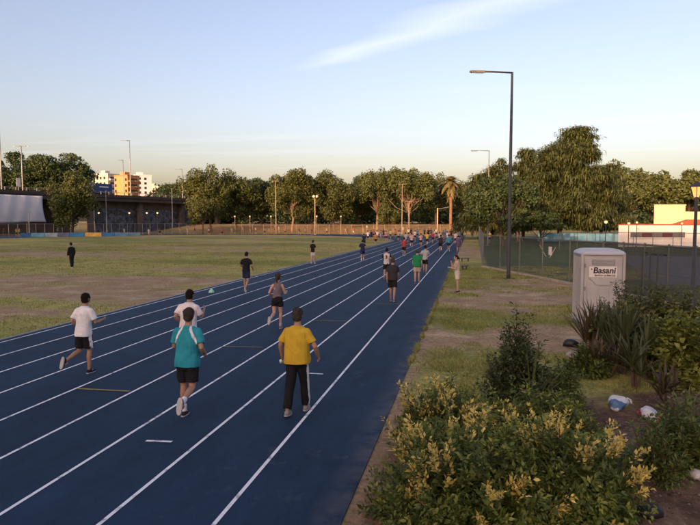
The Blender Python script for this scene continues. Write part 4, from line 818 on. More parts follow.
def shrub(name, label, px_or_pos, H, rx, ry, nst, per, leaf, seed, m, gold=0.0, m2=None, group=None, open_=0.0, spiky=0.12, ar=.5, from_px=True, gold_dir=None):
    rg = np.random.default_rng(seed); b = px_or_pos; t = thing(name, label, 'shrub', (b[0], b[1], -.02), 0, group)
    d = rg.normal(size=(nst, 3)); d[:, 2] = np.abs(d[:, 2]) * 1.0 + .04; d /= np.linalg.norm(d, axis=1, keepdims=True); q = rg.uniform(.25, 1, nst) ** (1 / 2.6)
    lob = 1 + .16 * np.sin(d[:, 0] * 5 + seed) * np.cos(d[:, 1] * 4 + seed * 2) + .10 * np.sin(d[:, 0] * 11 + d[:, 2] * 9 + seed)
    tips = d * (q * lob)[:, None] * np.array([rx, ry, H]) ; tips += rg.normal(0, spiky * .35, (nst, 3)); tips[:, 2] = np.maximum(tips[:, 2], .06)
    g = np.zeros(nst, bool)
    if gold:
        nc = max(3, int(gold)); ci = rg.choice(np.where((q > .86) & (d[:, 2] > .15))[0], nc, replace=False)
        for c in ci:
            dd = np.linalg.norm(tips - tips[c], axis=1); k = np.argsort(dd)[:rg.integers(4, 10)]; k = k[q[k] > .6]; g[k] = True
            tips[k] = tips[k] + (d[k] * .6 + np.array([0, 0, .8])) * rg.uniform(.05, .16, len(k))[:, None]
    root = tips * np.array([.22, .22, 0]) + np.array([0, 0, .0]); root[:, 2] = -.05
    mid = root * .45 + tips * .55 + np.array([0, 0, .12 * H]) * rg.uniform(.2, 1, nst)[:, None]
    def bez(s): s = s[..., None]; return (1 - s) ** 2 * root[:, None] + 2 * s * (1 - s) * mid[:, None] + s * s * tips[:, None]
    s = 1 - (rg.uniform(0, 1, (nst, per)) ** 1.35) * .62; Pt = bez(s); Tn = bez(np.minimum(s + .02, 1.02)) - bez(s - .02); Tn /= np.linalg.norm(Tn, axis=2, keepdims=True) + 1e-9
    a = rg.uniform(0, 6.28, (nst, per)); rnd = rg.normal(size=(nst, per, 3)); o = np.cross(Tn, rnd); o /= np.linalg.norm(o, axis=2, keepdims=True) + 1e-9
    gg = np.repeat(g[:, None], per, 1); up = np.where(gg, .95, .55)[..., None]
    D = o + Tn * up + np.array([0, 0, .18]); D /= np.linalg.norm(D, axis=2, keepdims=True)
    # little side twigs: leaves stand off the stem
    Pt = Pt + o * (rg.uniform(0, 1, (nst, per, 1)) ** 1.5) * np.where(gg, .035, .11)[..., None] * (1 - .5 * s[..., None])
    N = np.array([0, 0, 1.0]) + rg.normal(0, .45, (nst, per, 3)); Lh = leaf * rg.uniform(.45, 1.55, (nst, per)) ; Wd = Lh * ar * rg.uniform(.8, 1.2, (nst, per))
    isg = gg & (s > .78); Lh = np.where(isg, Lh * .82, Lh); Lh = Lh * (1.25 - .75 * np.clip((s - .6) / .4, 0, 1) * rg.uniform(.2, 1, (nst, per))); Wd = Lh * ar * rg.uniform(.75, 1.25, (nst, per)); young = (~isg) & (s > .86) & (rg.uniform(0, 1, nst) < .38)[:, None] & bool(gold)
    def part(mask, nm, mm):
        if mask.sum() == 0: return
        V, F = leaves6(Pt[mask], D[mask], N[mask], Lh[mask], Wd[mask], b[:2]); tag(mesh_np(nm, V, F, mm, t), kind='stuff')
    part(~isg & ~young, 'foliage', m); part(young, 'young_leaves', L_LIME); part(isg, 'golden_tips', m2 or L_GOLD)
    tb = MB()
    for k in range(0, nst, max(1, nst // 130)):
        pts = [(1 - x) ** 2 * root[k] + 2 * x * (1 - x) * mid[k] + x * x * tips[k] for x in (0, .3, .6, .85, 1)]; tb.tube(pts, [.012, .009, .006, .004, .002], 4, False)
    tb.build('stems', TWIG, t); return t
def bp(px, dz): return at(px, dz)
GS = 'golden-tipped shrubs of the planting bed'
shrub('golden_shrub', 'largest golden-tipped shrub beside the track edge', bp(472, 6.2), 1.18, 1.08, 1.15, 860, 46, .062, 31, L_BUSH, 19)
shrub('golden_shrub', 'golden-tipped shrub in the middle of the bed next to bare soil', bp(565, 6.35), 1.04, .98, 1.05, 720, 46, .062, 32, L_BUSH, 17)
shrub('golden_shrub', 'golden-tipped shrub behind the largest one by the verge grass', bp(448, 8.1), 1.02, .80, .85, 480, 40, .062, 33, L_BUSH, 11)
shrub('golden_shrub', 'golden-tipped shrub beneath the tall dark shrub', bp(548, 8.0), .98, .95, .8, 480, 40, .062, 34, L_BUSH, 3, L_LIME)
shrub('golden_shrub', 'low sprig shrub creeping over the track edge soil', bp(408, 5.9), .50, .30, .45, 110, 40, .045, 35, L_BUSH, 3)
shrub('dark_shrub', 'tall dark upright shrub behind the golden-tipped shrubs', bp(521, 10.0), 1.62, .62, .62, 420, 42, .055, 36, L_DKB, 0, spiky=.25)
shrub('dark_shrub', 'low dark shrub beside the strappy plant and grey stone', bp(560, 10.2), .80, .55, .5, 260, 40, .05, 37, L_BUSH, 0)
shrub('leafy_shrub', 'wide olive leafy shrub in front of the chain link fence', bp(668, 13.2), 1.72, 1.55, 1.1, 780, 44, .075, 38, leafmat('olive_shrub_leaves', (0.07, 0.08, 0.020), (0.22, 0.215, 0.06), .25), 0, ar=.6, spiky=.2)
shrub('leafy_shrub', 'bright green leafy shrub at the bed corner under the lantern post', bp(694, 11.6), 1.5, .7, .7, 340, 42, .09, 39, L_LIME, 0, ar=.7, spiky=.2)
shrub('leafy_shrub', 'low green shrub at the foot of the dark sword-leaved plants', bp(592, 12.3), .62, .5, .5, 240, 36, .06, 40, L_BUSH, 0)
shrub('leafy_shrub', 'dark brushy shrub growing behind the dark sword-leaved plants', bp(640, 14.6), 1.7, 1.2, .8, 520, 40, .06, 41, L_DKB, 0)
shrub('sapling', 'spindly young shrub standing alone on gravelly soil', bp(664, 7.25), .92, .34, .34, 70, 36, .055, 42, L_BUSH, 0, ar=.38, spiky=.25)
shrub('sapling', 'thin green sapling beside the red and white bag', bp(690, 7.6), .95, .42, .4, 90, 36, .07, 43, L_BUSH, 0, ar=.5, spiky=.2)
def sword_plant(label, pos, n, Lmin, Lmax, w, m, seed, droop=.35, stem=.35, name='sword_leaf_plant'):
    rg = np.random.default_rng(seed); t = thing(name, label, 'plant', (pos[0], pos[1], -.01))
    tb = MB(); heads = [np.array([rg.normal(0, .10), rg.normal(0, .10), stem * rg.uniform(.4, 1.3)]) for k in range(4)] if stem else [np.array([0, 0, .02])]
    for h in heads: tb.tube([(h[0] * .3, h[1] * .3, -.05), h], [.035, .025], 7)
    tb.build('stem', TWIG, t)
    for k in range(n):
        h = heads[k % len(heads)]; a = rg.uniform(0, 6.28); el = rg.uniform(.55, 1.5) if stem < .5 else rg.uniform(.8, 1.54); L = rg.uniform(Lmin, Lmax); o = np.array([math.cos(a), math.sin(a), 0]); sd = np.array([-math.sin(a), math.cos(a), 0]); V = []; F = []
        for i in range(6):
            f = i / 5; s = f * L; p = h + o * (s * math.cos(el) + droop * .5 * s * s * math.cos(el)) + np.array([0, 0, s * math.sin(el) - droop * s * s * (1.2 - el * .6)]); ww = w * (.55 + 1.2 * f) * (1 - f ** 2.2) + .002; p[2] = max(p[2], .02)
            V += [p + sd * ww / 2 + np.array([0, 0, ww * .25]), p, p - sd * ww / 2 + np.array([0, 0, ww * .25])]
            if i: q = 3 * (i - 1); F += [(q, q + 1, q + 4, q + 3), (q + 1, q + 2, q + 5, q + 4)]
        mesh_np('leaf', V, F, m, t)
    return t
sword_plant('dark sword-leaved plant in front of the portable toilet door', bp(596, 13.4), 84, .65, 1.15, .045, L_PURP, 1, .12, .55)
sword_plant('dark sword-leaved plant right of the toilet door beside the olive shrub', bp(617, 13.0), 84, .65, 1.15, .045, L_SWG, 2, .12, .60)
sword_plant('dark sword-leaved plant with drooping dead skirt above bare soil', bp(608, 12.2), 54, .45, .85, .05, L_PURP, 3, .35, .30)
sword_plant('dull drooping sword-leaved plant behind the white and blue bag', bp(640, 11.4), 48, .5, .95, .05, L_SWG, 4, .4, .35)
sword_plant('dark sword-leaved clump next to the red and white bag', bp(672, 10.0), 54, .4, .80, .045, L_PURP, 5, .45, .35)
sword_plant('green sword-leaved plant between the bare soil and olive shrub', bp(628, 12.4), 70, .6, 1.05, .045, L_SWG, 11, .2, .55)
sword_plant('green sword-leaved plant half hidden in the olive shrub', bp(652, 12.0), 60, .55, 1.0, .045, L_SWG, 12, .3, .5)
sword_plant('light green strappy plant beside the dark spiky clump', bp(694, 8.9), 34, .5, .95, .035, L_STRAP, 6, .75, 0, 'strap_leaf_plant')
sword_plant('green strappy plant growing between the golden-tipped shrubs and tall dark shrub', bp(540, 9.5), 30, .7, 1.25, .035, L_STRAP, 7, .25, .2, 'strap_leaf_plant')
# rubbish, stones and litter on the bare soil
def bag(label, px, py, r, cols, seed):
    rg = np.random.default_rng(seed); b = G(px, py); t = thing('plastic_bag', label, 'bag', (b[0], b[1], -.02), rg.uniform(0, 6))
    def rowcol(c, n):
        u = c / r; s = u @ np.array([.7, .5, .9]) + .22 * np.sin(u @ np.array([4.0, 5, 3])) + .12 * np.sin(u @ np.array([-9.0, 7, 8])); return np.clip(((s + .9) / 2.1 * len(cols)).astype(int), 0, len(cols) - 1)
    soft('bag_body', [ellipsoid((0, 0, r * .55), (r, r * .8, r * .62)), ellipsoid((r * .7, r * .2, r * .35), (r * .5, r * .4, r * .38)), ellipsoid((-r * .55, -r * .3, r * .3), (r * .5, r * .45, r * .32))], r * .05, cols, t, 1, r * .26, 1.5 / r, rowcol)
    soft('bag_handle', [tube([(r * .9, r * .2, r * .45), (r * 1.15, r * .3, r * .75), (r * 1.45, r * .25, r * .6), (r * 1.5, .1 * r, r * .2)], [r * .14, r * .12, r * .10, r * .05], 8)], r * .06, cols[0], t, 2, r * .05, 12 / r * .3)
BW = mat('bag_white', (.56, .56, .57), .45, .08, 12); BB = mat('bag_blue', (.07, .14, .26), .45, .1, 12); BRD = mat('bag_red', (.36, .07, .07), .45, .1, 12)
bag('crumpled white and blue plastic bag lying on the bare soil', 619, 408, .20, [BW, BB, BB, BW, BW], 3)
bag('crumpled red and white plastic bag lying beside the dark spiky clump', 648, 418, .20, [BRD, BRD, BW, BW], 5)
bag('small white plastic bag by the foot of the sapling', 697, 478, .10, [BW, BW], 8)
def stone(label, px, py, r, m, seed, cat='stone', name='stone'):
    b = G(px, py); o = thing(name, label, cat, (b[0], b[1], -.03)); soft('stone_body', [ellipsoid((0, 0, r * .5), (r, r * .7, r * .55)), ellipsoid((r * .3, r * .1, r * .6), (r * .6, r * .5, r * .4))], r * .09, m, o, 1, r * .10, 2.5 / r); MB().tube([(-r, 0, .03), (r, 0, .035)], [r * .15, r * .05], 5).build('chip', m, o)
STN = mat('grey_stone', (.30, .28, .27), .9, .25, 9, .6, 30); BLK = mat('black_plastic', (.016, .016, .018), .5, .2, 10)
stone('pale grey stone beside the low dark shrub', 573, 357, .16, STN, 1); stone('lump of black plastic sheeting on the gravelly soil', 649, 516, .15, BLK, 2, 'rubbish', 'plastic_lump'); stone('half-buried dark clod of earth beside the black lump', 640, 486, .12, mat('dark_clod', (.05, .035, .03), .95, .3, 9, .7, 25), 3, 'clod', 'earth_clod'); stone('black bundle behind the pale grey stone', 571, 346, .20, BLK, 4, 'rubbish', 'plastic_lump')
pts = [G(598, 449), G(620, 455), G(642, 464), G(668, 474)]; t = thing('fallen_branch', 'bare fallen branch lying across the soil among the shrubs', 'branch', pts[0]); pts = [p - pts[0] for p in pts]; MB().tube([p + np.array([0, 0, .05 + .03 * i]) for i, p in enumerate(pts)], [.012, .018, .022, .026], 7).build('limb', mat('dead_wood', (.17, .12, .085), .95, .25, 10), t, smooth=True)
MB().tube([pts[1] + np.array([0, 0, .07]), pts[1] + np.array([.12, -.2, .16])], [.012, .005], 5).build('side_twig', mat('dead_wood', (.17, .12, .085)), t)
def litter(name, n, seed, smin, smax, cols, label, x0, x1, y0, y1, leafy=True):
    rg = np.random.default_rng(seed); x = rg.uniform(x0, x1, n); y = rg.uniform(y0, y1, n); ok = rg.uniform(0, 1, n) < soil_amount(x, y); x, y = x[ok], y[ok]; n = len(x); C = np.stack([x, y, np.full(n, .012) + rg.uniform(0, .02, n)], -1); D = np.tile([0, 0, 1.0], (n, 1))
    V = leafquads(C, D, 1.0, .6, rg, .35); s = rg.uniform(smin, smax, n); V = (np.repeat(C, 4, 0) + (V - np.repeat(C, 4, 0)) * np.repeat(s, 4)[:, None]); tag(mesh_np(name, V, np.arange(len(V)).reshape(-1, 4), leafmat(name, *cols, .1, .9)), label, 'litter', kind='stuff')
litter('leaf_litter', 9000, 3, .015, .05, ((.05, .03, .02), (.20, .13, .08)), 'dry leaf litter strewn over the planting bed soil', -1.2, 9, 4.2, 15)
rg = np.random.default_rng(8); n = 5000; x = rg.uniform(-1.2, 7, n); y = rg.uniform(4.3, 12, n); ok = rg.uniform(0, 1, n) < soil_amount(x, y) * sstep(.3, .6, fbm(x * .9, y * .9, 55, 3)); x, y = x[ok], y[ok]; n = len(x)
oc = np.array([[1, 0, 0], [-1, 0, 0], [0, 1, 0], [0, -1, 0], [0, 0, 1], [0, 0, -1.0]]); of = np.array([[0, 2, 4], [2, 1, 4], [1, 3, 4], [3, 0, 4]])
V = (np.stack([x, y, np.full(n, .0)], -1)[:, None] + oc[None] * (rg.uniform(.008, .03, (n, 1, 1)) * rg.uniform(.6, 1.3, (n, 6, 1)))).reshape(-1, 3); F = (np.arange(n)[:, None, None] * 6 + of[None]).reshape(-1, 3)
tag(mesh_np('gravel', V, F, leafmat('gravel_bits', (.07, .05, .04), (.24, .19, .16), .0, .95)), 'loose gravel and clods on the planting bed soil', 'gravel', kind='stuff')
# ================================================================== people
SKINS = [mat('skin_light', (.46, .27, .19), .55, .06, 12), mat('skin_tan', (.36, .20, .13), .55, .06, 12), mat('skin_brown', (.24, .13, .085), .55, .06, 12)]
def cloth(c):
    return mat('cloth_%d_%d_%d' % tuple(int(v * 1000) for v in c), c, .9, .10, 9, .25, 160, spec=.15)
EYEM = mat('eye_dark', (.03, .02, .015), .2, .1)
def rotx(v, a): c, s = math.cos(a), math.sin(a); return np.array([v[0], v[1] * c + v[2] * s, -v[1] * s + v[2] * c])   # positive a tips forward (+y)
POSES = {  # lean, (hip, knee, foot-lift) left / right, (shoulder, abduction, elbow) left / right, all in degrees
 'run_a': dict(lean=7, L=(42, 62, -8), Rr=(-14, 18, 20), aL=(-38, 14, 95), aR=(28, 12, 95)),
 'run_b': dict(lean=7, L=(-14, 18, 20), Rr=(42, 62, -8), aL=(28, 12, 95), aR=(-38, 14, 95)),
 'kick_r': dict(lean=6, L=(8, 12, 0), Rr=(-6, 66, 35), aL=(12, 16, 85), aR=(-22, 18, 80)),
 'kick_l': dict(lean=6, L=(-6, 66, 35), Rr=(8, 12, 0), aL=(-22, 18, 80), aR=(12, 16, 85)),
 'jog_r': dict(lean=4, L=(6, 8, 0), Rr=(-4, 34, 26), aL=(6, 20, 62), aR=(-8, 20, 58)),
 'jog_l': dict(lean=4, L=(-4, 34, 26), Rr=(6, 8, 0), aL=(-8, 20, 62), aR=(6, 20, 58)),
 'walk': dict(lean=2, L=(-12, 10, 12), Rr=(15, 8, 0), aL=(6, 26, 20), aR=(-6, 30, 46)),
 'walk_b': dict(lean=2, L=(15, 8, 0), Rr=(-12, 12, 14), aL=(-12, 9, 18), aR=(14, 9, 22)),
 'stroll': dict(lean=1, L=(-5, 5, 5), Rr=(6, 3, 0), aL=(5, 10, 18), aR=(-4, 10, 14)),
 'phone': dict(lean=3, L=(2, 4, 0), Rr=(-3, 10, 6), aL=(25, 10, 80), aR=(38, 4, 128)),
}
def make_person(label, pos, heading, H, pose, shirt, bottom, hair, skin=1, lod=1, shorts=True, shoes=(.05, .05, .055), socks=None, sleeve=.55, female=False, ponytail=False, heavy=0.0, group=None, extra=None, sleeveless=False, shirt_fn=None, hem=0.0, name='person', body_only=False):
    p = POSES[pose]; k = H / 1.75; vox = {0: .0105, 1: .023, 2: .028}[lod]
    t = thing(name, label, 'person', pos, heading, group); hipz = .93 * k; ln = R(p['lean'])
    def up(v): v = np.asarray(v, float) * k; q = rotx(v - np.array([0, 0, hipz]), ln); return q + np.array([0, 0, hipz])
    sk = SKINS[skin]; wS = (.88 if female else 1.0); hv = heavy
    hipw = .088 * k; leg = {}; J = {}
    for sd, key in ((-1, 'L'), (1, 'Rr')):
        h, kn, ft = [R(v) for v in p[key]]; hp = np.array([sd * hipw, 0, hipz - .02 * k])
        kneep = hp + np.array([sd * .010, math.sin(h), -math.cos(h)]) * .43 * k; a = h - kn
        ank = kneep + np.array([-sd * .006, math.sin(a), -math.cos(a)]) * .42 * k
        fa = a - ft if kn > R(20) else min(0.0, -ft * .6)         # foot pitch
        J[sd] = (hp, kneep, ank, fa)
    # put the lowest sole on the ground
    low = min(min(J[s][2][2] - .085 * k, J[s][2][2] - .07 * k + .17 * k * math.sin(J[s][3])) for s in (-1, 1)); dz = np.array([0, 0, -low - .002])
    for s in (-1, 1): hp, kp, an, fa = J[s]; J[s] = (hp + dz, kp + dz, an + dz, fa)
    _up = up; up = lambda v: _up(v) + dz
    arms = {}
    for sd, key in ((-1, 'aL'), (1, 'aR')):
        s_, ab, el = [R(v) for v in p[key]]; sh = up((sd * .178 * wS, -.012, 1.385)); s_ -= 0
        d1 = np.array([sd * math.sin(ab), math.sin(s_) * math.cos(ab), -math.cos(s_) * math.cos(ab)]); eb = sh + d1 * .29 * k
        fa = s_ + el; d2 = np.array([sd * math.sin(ab) * .35 - sd * .22 * math.sin(min(el, 1.5)), math.sin(fa), -math.cos(fa)]); d2 /= np.linalg.norm(d2); wr = eb + d2 * .255 * k
        arms[sd] = (sh, eb, wr, d2)
    M = np.array([rotx(np.array(e, float), ln) for e in ((1, 0, 0), (0, 1, 0), (0, 0, 1))]).T
    body = []
    def tor(zs, rx, ry, yo=None, nn=18, pw=2.3): return loft([up((0, (yo[i] if yo else 0), z)) for i, z in enumerate(zs)], [r * k for r in rx], [r * k for r in ry], nn, pw, M)
    tz = [.80, .88, .97, 1.08, 1.20, 1.31, 1.39, 1.435, 1.475]; trx = [.10, .160, .155, .140 * wS, .155 * wS, .166 * wS, .158 * wS, .110 * wS, .058]; try_ = [.08, .115, .105, .098, .11, .115, .095, .078, .056]
    body.append(tor(tz, trx, try_))
    body.append(tube([up((0, -.005, 1.43)), up((0, .012, 1.50)), up((0, .022, 1.58))], [.066 * k, .056 * k, .056 * k], 12))
    hc = up((0, .03, 1.645))
    body += [ellipsoid(hc, (.074 * k, .094 * k, .108 * k), 16, 11), ellipsoid(hc + np.array([0, .028, -.055]) * k, (.052 * k, .062 * k, .062 * k)), ellipsoid(hc + np.array([0, .10, -.018]) * k, (.013 * k, .020 * k, .022 * k), 8, 6), ellipsoid(hc + np.array([0, .082, -.062]) * k, (.024 * k, .012 * k, .008 * k), 8, 6)]
    for sd in (-1, 1): body.append(ellipsoid(hc + np.array([sd * .078, -.005, -.008]) * k, (.011 * k, .02 * k, .032 * k), 8, 6)); body.append(ellipsoid(hc + np.array([sd * .03, .083, .022]) * k, (.022 * k, .012 * k, .007 * k), 8, 6))
    for sd in (-1, 1):
        hp, kp, an, fa = J[sd]; c1 = hp + (kp - hp) * .35; calf = kp + (an - kp) * .3 + np.array([0, -.012, 0]) * k
        body.append(tube([hp + np.array([0, 0, .05]) * k, c1, hp + (kp - hp) * .75, kp, calf, kp + (an - kp) * .7, an + np.array([0, 0, .0])], [.086 * k, .082 * k, .063 * k, .054 * k, .057 * k, .040 * k, .036 * k], 14))
        body.append(ellipsoid(an + np.array([0, .04 * math.cos(fa), .04 * math.sin(fa) - .035]) * k, (.036 * k, .09 * k, .032 * k)))
        sh, eb, wr, d2 = arms[sd]
        body.append(tube([sh + np.array([-sd * .03, 0, .005]) * k, sh + (eb - sh) * .15, sh + (eb - sh) * .5, eb, eb + (wr - eb) * .25, eb + (wr - eb) * .65, wr], [.042 * k, .044 * k, .043 * k, .040 * k, .042 * k, .034 * k, .027 * k], 12)); body.append(ellipsoid(sh, (.046 * k, .046 * k, .042 * k)))
        # hand: palm, four unequal bent fingers, thumb from the side of the palm
        sdv = np.array([sd * 1.0, 0, 0]); fl = np.cross(d2, sdv); fl /= np.linalg.norm(fl) + 1e-9; wd = np.cross(fl, d2); inn = -sd * np.array([1.0, 0, 0]); inn = inn - d2 * (inn @ d2); inn /= np.linalg.norm(inn) + 1e-9; wd = np.cross(d2, inn)
        pc = wr + d2 * .05 * k; PM = np.stack([wd, inn, d2], 1); body.append(ellipsoid(pc, (.038 * k, .016 * k, .055 * k), 12, 8, PM))
        for q, (o, l) in enumerate(((-.028, .062), (-.009, .074), (.010, .070), (.028, .055))):
            f0 = wr + (d2 * .088 + wd * o) * k; f1 = f0 + (d2 * .75 + inn * .55) * l * .5 * k; f2 = f1 + (d2 * .25 + inn * .95) * l * .5 * k; body.append(tube([f0 - d2 * .02 * k, f0, f1, f2], [.0095 * k, .0095 * k, .0088 * k, .0075 * k], 7))
        ts = 1 if wd[1] > 0 else -1; b0 = wr + (d2 * .03 + wd * ts * .03) * k; body.append(tube([b0, b0 + (d2 * .5 + wd * ts * .6 + inn * .35) * .04 * k, b0 + (d2 * .9 + wd * ts * .45 + inn * .6) * .07 * k], [.013 * k, .011 * k, .009 * k], 7))
    soft('body', body, vox, sk, t, 3)
    # hair
    hm = cloth(hair); hp_ = [ellipsoid(hc + np.array([0, -.018, .024]) * k, (.086 * k, .102 * k, .100 * k), 16, 11), ellipsoid(hc + np.array([0, -.045, -.035]) * k, (.078 * k, .066 * k, .070 * k))]
    if ponytail: hp_ += [ellipsoid(hc + np.array([0, -.11, .015]) * k, (.03 * k, .03 * k, .03 * k)), tube([hc + np.array([0, -.12, .015]) * k, hc + np.array([.01, -.165, -.05]) * k, hc + np.array([0, -.16, -.17]) * k], [.026 * k, .032 * k, .012 * k], 9)]
    soft('hair', hp_, max(vox, .012), hm, t, 2, .011, 55)
    if lod < 2:
        for sd in (-1, 1): V, F = ellipsoid(hc + np.array([sd * .031, .080, .006]) * k, (.012 * k, .010 * k, .008 * k), 8, 6); mesh_np('eye', V, F, EYEM, t, smooth=True)
    # shirt
    b_ = .022 + (.012 if lod == 2 else 0); hz0 = .84 - hem
    sz = [hz0, .90, .98, 1.08, 1.20, 1.31, 1.385, 1.432, 1.478]; srx = [.178 + hv, .182 + hv, .172 + hv, .162 * wS + hv, .172 * wS + hv * .7, .190 * wS + hv * .3, .192 * wS + hv * .2, .150 * wS, .078]; sry = [.135 + hv, .137 + hv, .130 + hv * 1.2, .124 + hv * 1.2, .132 + hv, .134 + hv * .5, .116 + hv * .3, .096, .066]
    if sleeveless: srx = [.150, .155, .150, .140, .150, .152, .125, .10, .075]; sry = [.120, .120, .115, .112, .122, .124, .106, .088, .062]
    sp = [tor(sz, srx, sry)]
    for sd in (-1, 1):
        sh, eb, wr, d2 = arms[sd]
        if not sleeveless:
            if sleeve <= 1: sp.append(tube([sh + np.array([-sd * .06, 0, -.005]) * k, sh + (eb - sh) * .08, sh + (eb - sh) * .45, sh + (eb - sh) * (sleeve + .18)], [.056 * k, .066 * k, .069 * k, .073 * k], 14)); sp.append(ellipsoid(sh + np.array([-sd * .008, 0, -.004]) * k, (.064 * k, .066 * k, .058 * k)))
            else: sp.append(tube([sh + np.array([-sd * .06, 0, .01]) * k, sh + (eb - sh) * .1, eb, eb + (wr - eb) * .5, wr - d2 * .01], [.065 * k, .074 * k, .062 * k, .054 * k, .042 * k], 14))
        else: sp.append(tube([sh + np.array([-sd * .055, 0, -.02]) * k, sh + np.array([-sd * .05, 0, .055]) * k], [.042 * k, .03 * k], 10))
    soft('shirt', sp, vox, shirt if isinstance(shirt, list) else cloth(shirt), t, 2, (.012 if lod == 0 else .009) * k, 15, shirt_fn)
    # shorts or trousers
    pz = [hz0 - .06, .86, .95, 1.02]; pp = [tor(pz, [.12, .172 + hv * .6, .170 + hv * .7, .150], [.09, .128 + hv * .6, .122 + hv * .8, .10])]
    for sd in (-1, 1):
        hp, kp, an, fa = J[sd]
        if shorts: e = hp + (kp - hp) * (.80 if shorts is True else shorts); pp.append(tube([hp + np.array([-sd * .01, 0, .06]) * k, hp + (kp - hp) * .3, e], [.098 * k, .104 * k, .102 * k], 14))
        else: pp.append(tube([hp + np.array([-sd * .01, 0, .06]) * k, hp + (kp - hp) * .4, kp, kp + (an - kp) * .6, an + (kp - an) * .06], [.098 * k, .096 * k, .082 * k, .076 * k, .072 * k], 14))
    bot_m = bottom if isinstance(bottom, list) else cloth(bottom); fn = None
    if isinstance(bottom, list):
        hk = np.stack([J[1][0], J[1][1], J[1][2]])
        fn = lambda c, n: ((c[:, 0] > .05) & (n[:, 0] > .80) & (np.abs(n[:, 1] + .12) < .34)).astype(int)
    soft('shorts' if shorts else 'trousers', pp, vox, bot_m, t, 2, (.012 if lod == 0 else .009) * k, 17, fn)
    for sd in (-1, 1):
        hp, kp, an, fa = J[sd]; c, s = math.cos(fa), math.sin(fa); FM = np.array([[1, 0, 0], [0, c, -s], [0, s, c]])
        def fp(x, y, z): return an + FM @ (np.array([x, y, z]) * k)
        soft('shoe', [ellipsoid(fp(0, .075, -.055), (.044 * k, .125 * k, .034 * k), 14, 9, FM), ellipsoid(fp(0, -.01, -.04), (.041 * k, .058 * k, .046 * k), 12, 8, FM), ellipsoid(fp(0, .02, -.02), (.036 * k, .07 * k, .04 * k), 12, 8, FM)], max(vox, .012), cloth(shoes), t, 2)
        if lod < 2: V, F = loft([fp(0, .055, -.088), fp(0, .055, -.068)], [.046 * k] * 2, [.135 * k] * 2, 16, 2.4, FM); mesh_np('sole', V, F, mat('shoe_sole', (.42, .40, .38), .8, .1), t)
        if socks: soft('sock', [tube([an + np.array([0, 0, -.01]), an + (kp - an) * .28], [.046 * k, .049 * k], 12)], max(vox, .012), cloth(socks), t, 2)
    t['back'] = [float(v) for v in up((0, -.135 - hv, 1.24))]; t['wristL'] = [float(v) for v in arms[-1][2]]; t['lean'] = ln; t['k'] = k
    return t
WHITE = (.74, .72, .72); PINKW = (.74, .66, .65); BLACK = (.014, .014, .016); NAVY = (.018, .024, .06); GREY = (.22, .22, .23); RED = (.34, .05, .05); GREEN = (.02, .20, .075); TEAL = (.03, .27, .33); YEL_ = (.56, .36, .035); DKH = (.018, .013, .010); BRH = (.07, .045, .028); GRH = (.055, .045, .038); ORNG = (.45, .17, .06); BLU = (.06, .16, .36); LAV = (.36, .34, .46); PURP = (.10, .07, .16); KHAKI = (.33, .28, .22)
TW = cloth(WHITE); 
def teal_fn(c, n): # white yoke stripes from neck to underarm on the back, and shoulder piping
    z = c[:, 2]; x = np.abs(c[:, 0]); return ((np.abs((x - .085) - (1.46 - z) * .50) < .020) & (z > 1.22) & (x > .06)).astype(int)
def trackpos(px, py): b = G(px, py, .02); return (b[0], b[1], .02)
UPN = R(0)
# the near runners
make_person('man in teal shirt with white shoulder stripes and black shorts, jogging', trackpos(188.5, 416.5), R(4), 1.78, 'kick_r', [cloth(TEAL), TW], BLACK, GRH, 1, 0, socks=WHITE, shoes=(.035, .035, .04), shirt_fn=teal_fn, heavy=.025, hem=.03)
yp = make_person('man in yellow T-shirt and black striped tracksuit trousers, walking', trackpos(297.5, 412.5), R(-3), 1.76, 'walk', YEL_, [cloth(BLACK), TW], GRH, 1, 0, shorts=False, shoes=(.30, .27, .23), heavy=.05)
wl_ = np.array(yp['wristL']); V, F = tube([wl_ + np.array([-.005, 0, .035]), wl_ + np.array([-.002, 0, .015])], .033, 14); mesh_np('wristwatch', V, F, cloth(BLACK), yp)
o = MB().add(*tube([(0, 0, -.055), (0, 0, .045), (0, 0, .06)], [.030, .030, .014], 12)).build('water_bottle', mat('clear_white_plastic', (.7, .7, .72), .3, .05), smooth=True); hp0 = trackpos(297.5, 412.5); c_, s_ = math.cos(R(-3)), math.sin(R(-3)); wv = wl_ + np.array([-.03, .035, -.10]); o.location = (hp0[0] + c_ * wv[0] - s_ * wv[1], hp0[1] + s_ * wv[0] + c_ * wv[1], .02 + wv[2]); o.rotation_euler = (R(50), R(20), 0); tag(o, 'small white bottle held by the man in the yellow T-shirt', 'bottle')
wp = make_person('man in white T-shirt and black shorts running nearest the infield', trackpos(85, 373), R(-8), 1.68, 'kick_l', WHITE, [cloth(BLACK), TW], DKH, 1, 0, shorts=.85, shoes=(.02, .02, .03), hem=.03, heavy=.01)
make_person('man in pinkish white T-shirt running just ahead of the teal shirt', trackpos(189, 366.5), R(0), 1.74, 'run_a', PINKW, BLACK, DKH, 1, 0, heavy=.02, shoes=(.05, .05, .06))
make_person('woman with ponytail in grey-brown tank top and black shorts, running', trackpos(277.5, 328.5), R(0), 1.64, 'kick_l', (.16, .13, .14), BLACK, BRH, 0, 0, shorts=.5, female=True, ponytail=True, sleeveless=True, shoes=(.20, .13, .15), socks=(.4, .36, .38))
make_person('man in black T-shirt and navy shorts running by the infield edge', trackpos(246.5, 292), R(-2), 1.76, 'jog_r', BLACK, NAVY, DKH, 1, 1, shoes=(.03, .03, .04))
b = G(72, 268.5); make_person('person in black jacket and trousers walking alone across the infield', (b[0], b[1], 0), R(75), 1.76, 'stroll', BLACK, BLACK, DKH, 1, 1, shorts=False, sleeve=2, shoes=(.45, .43, .42))
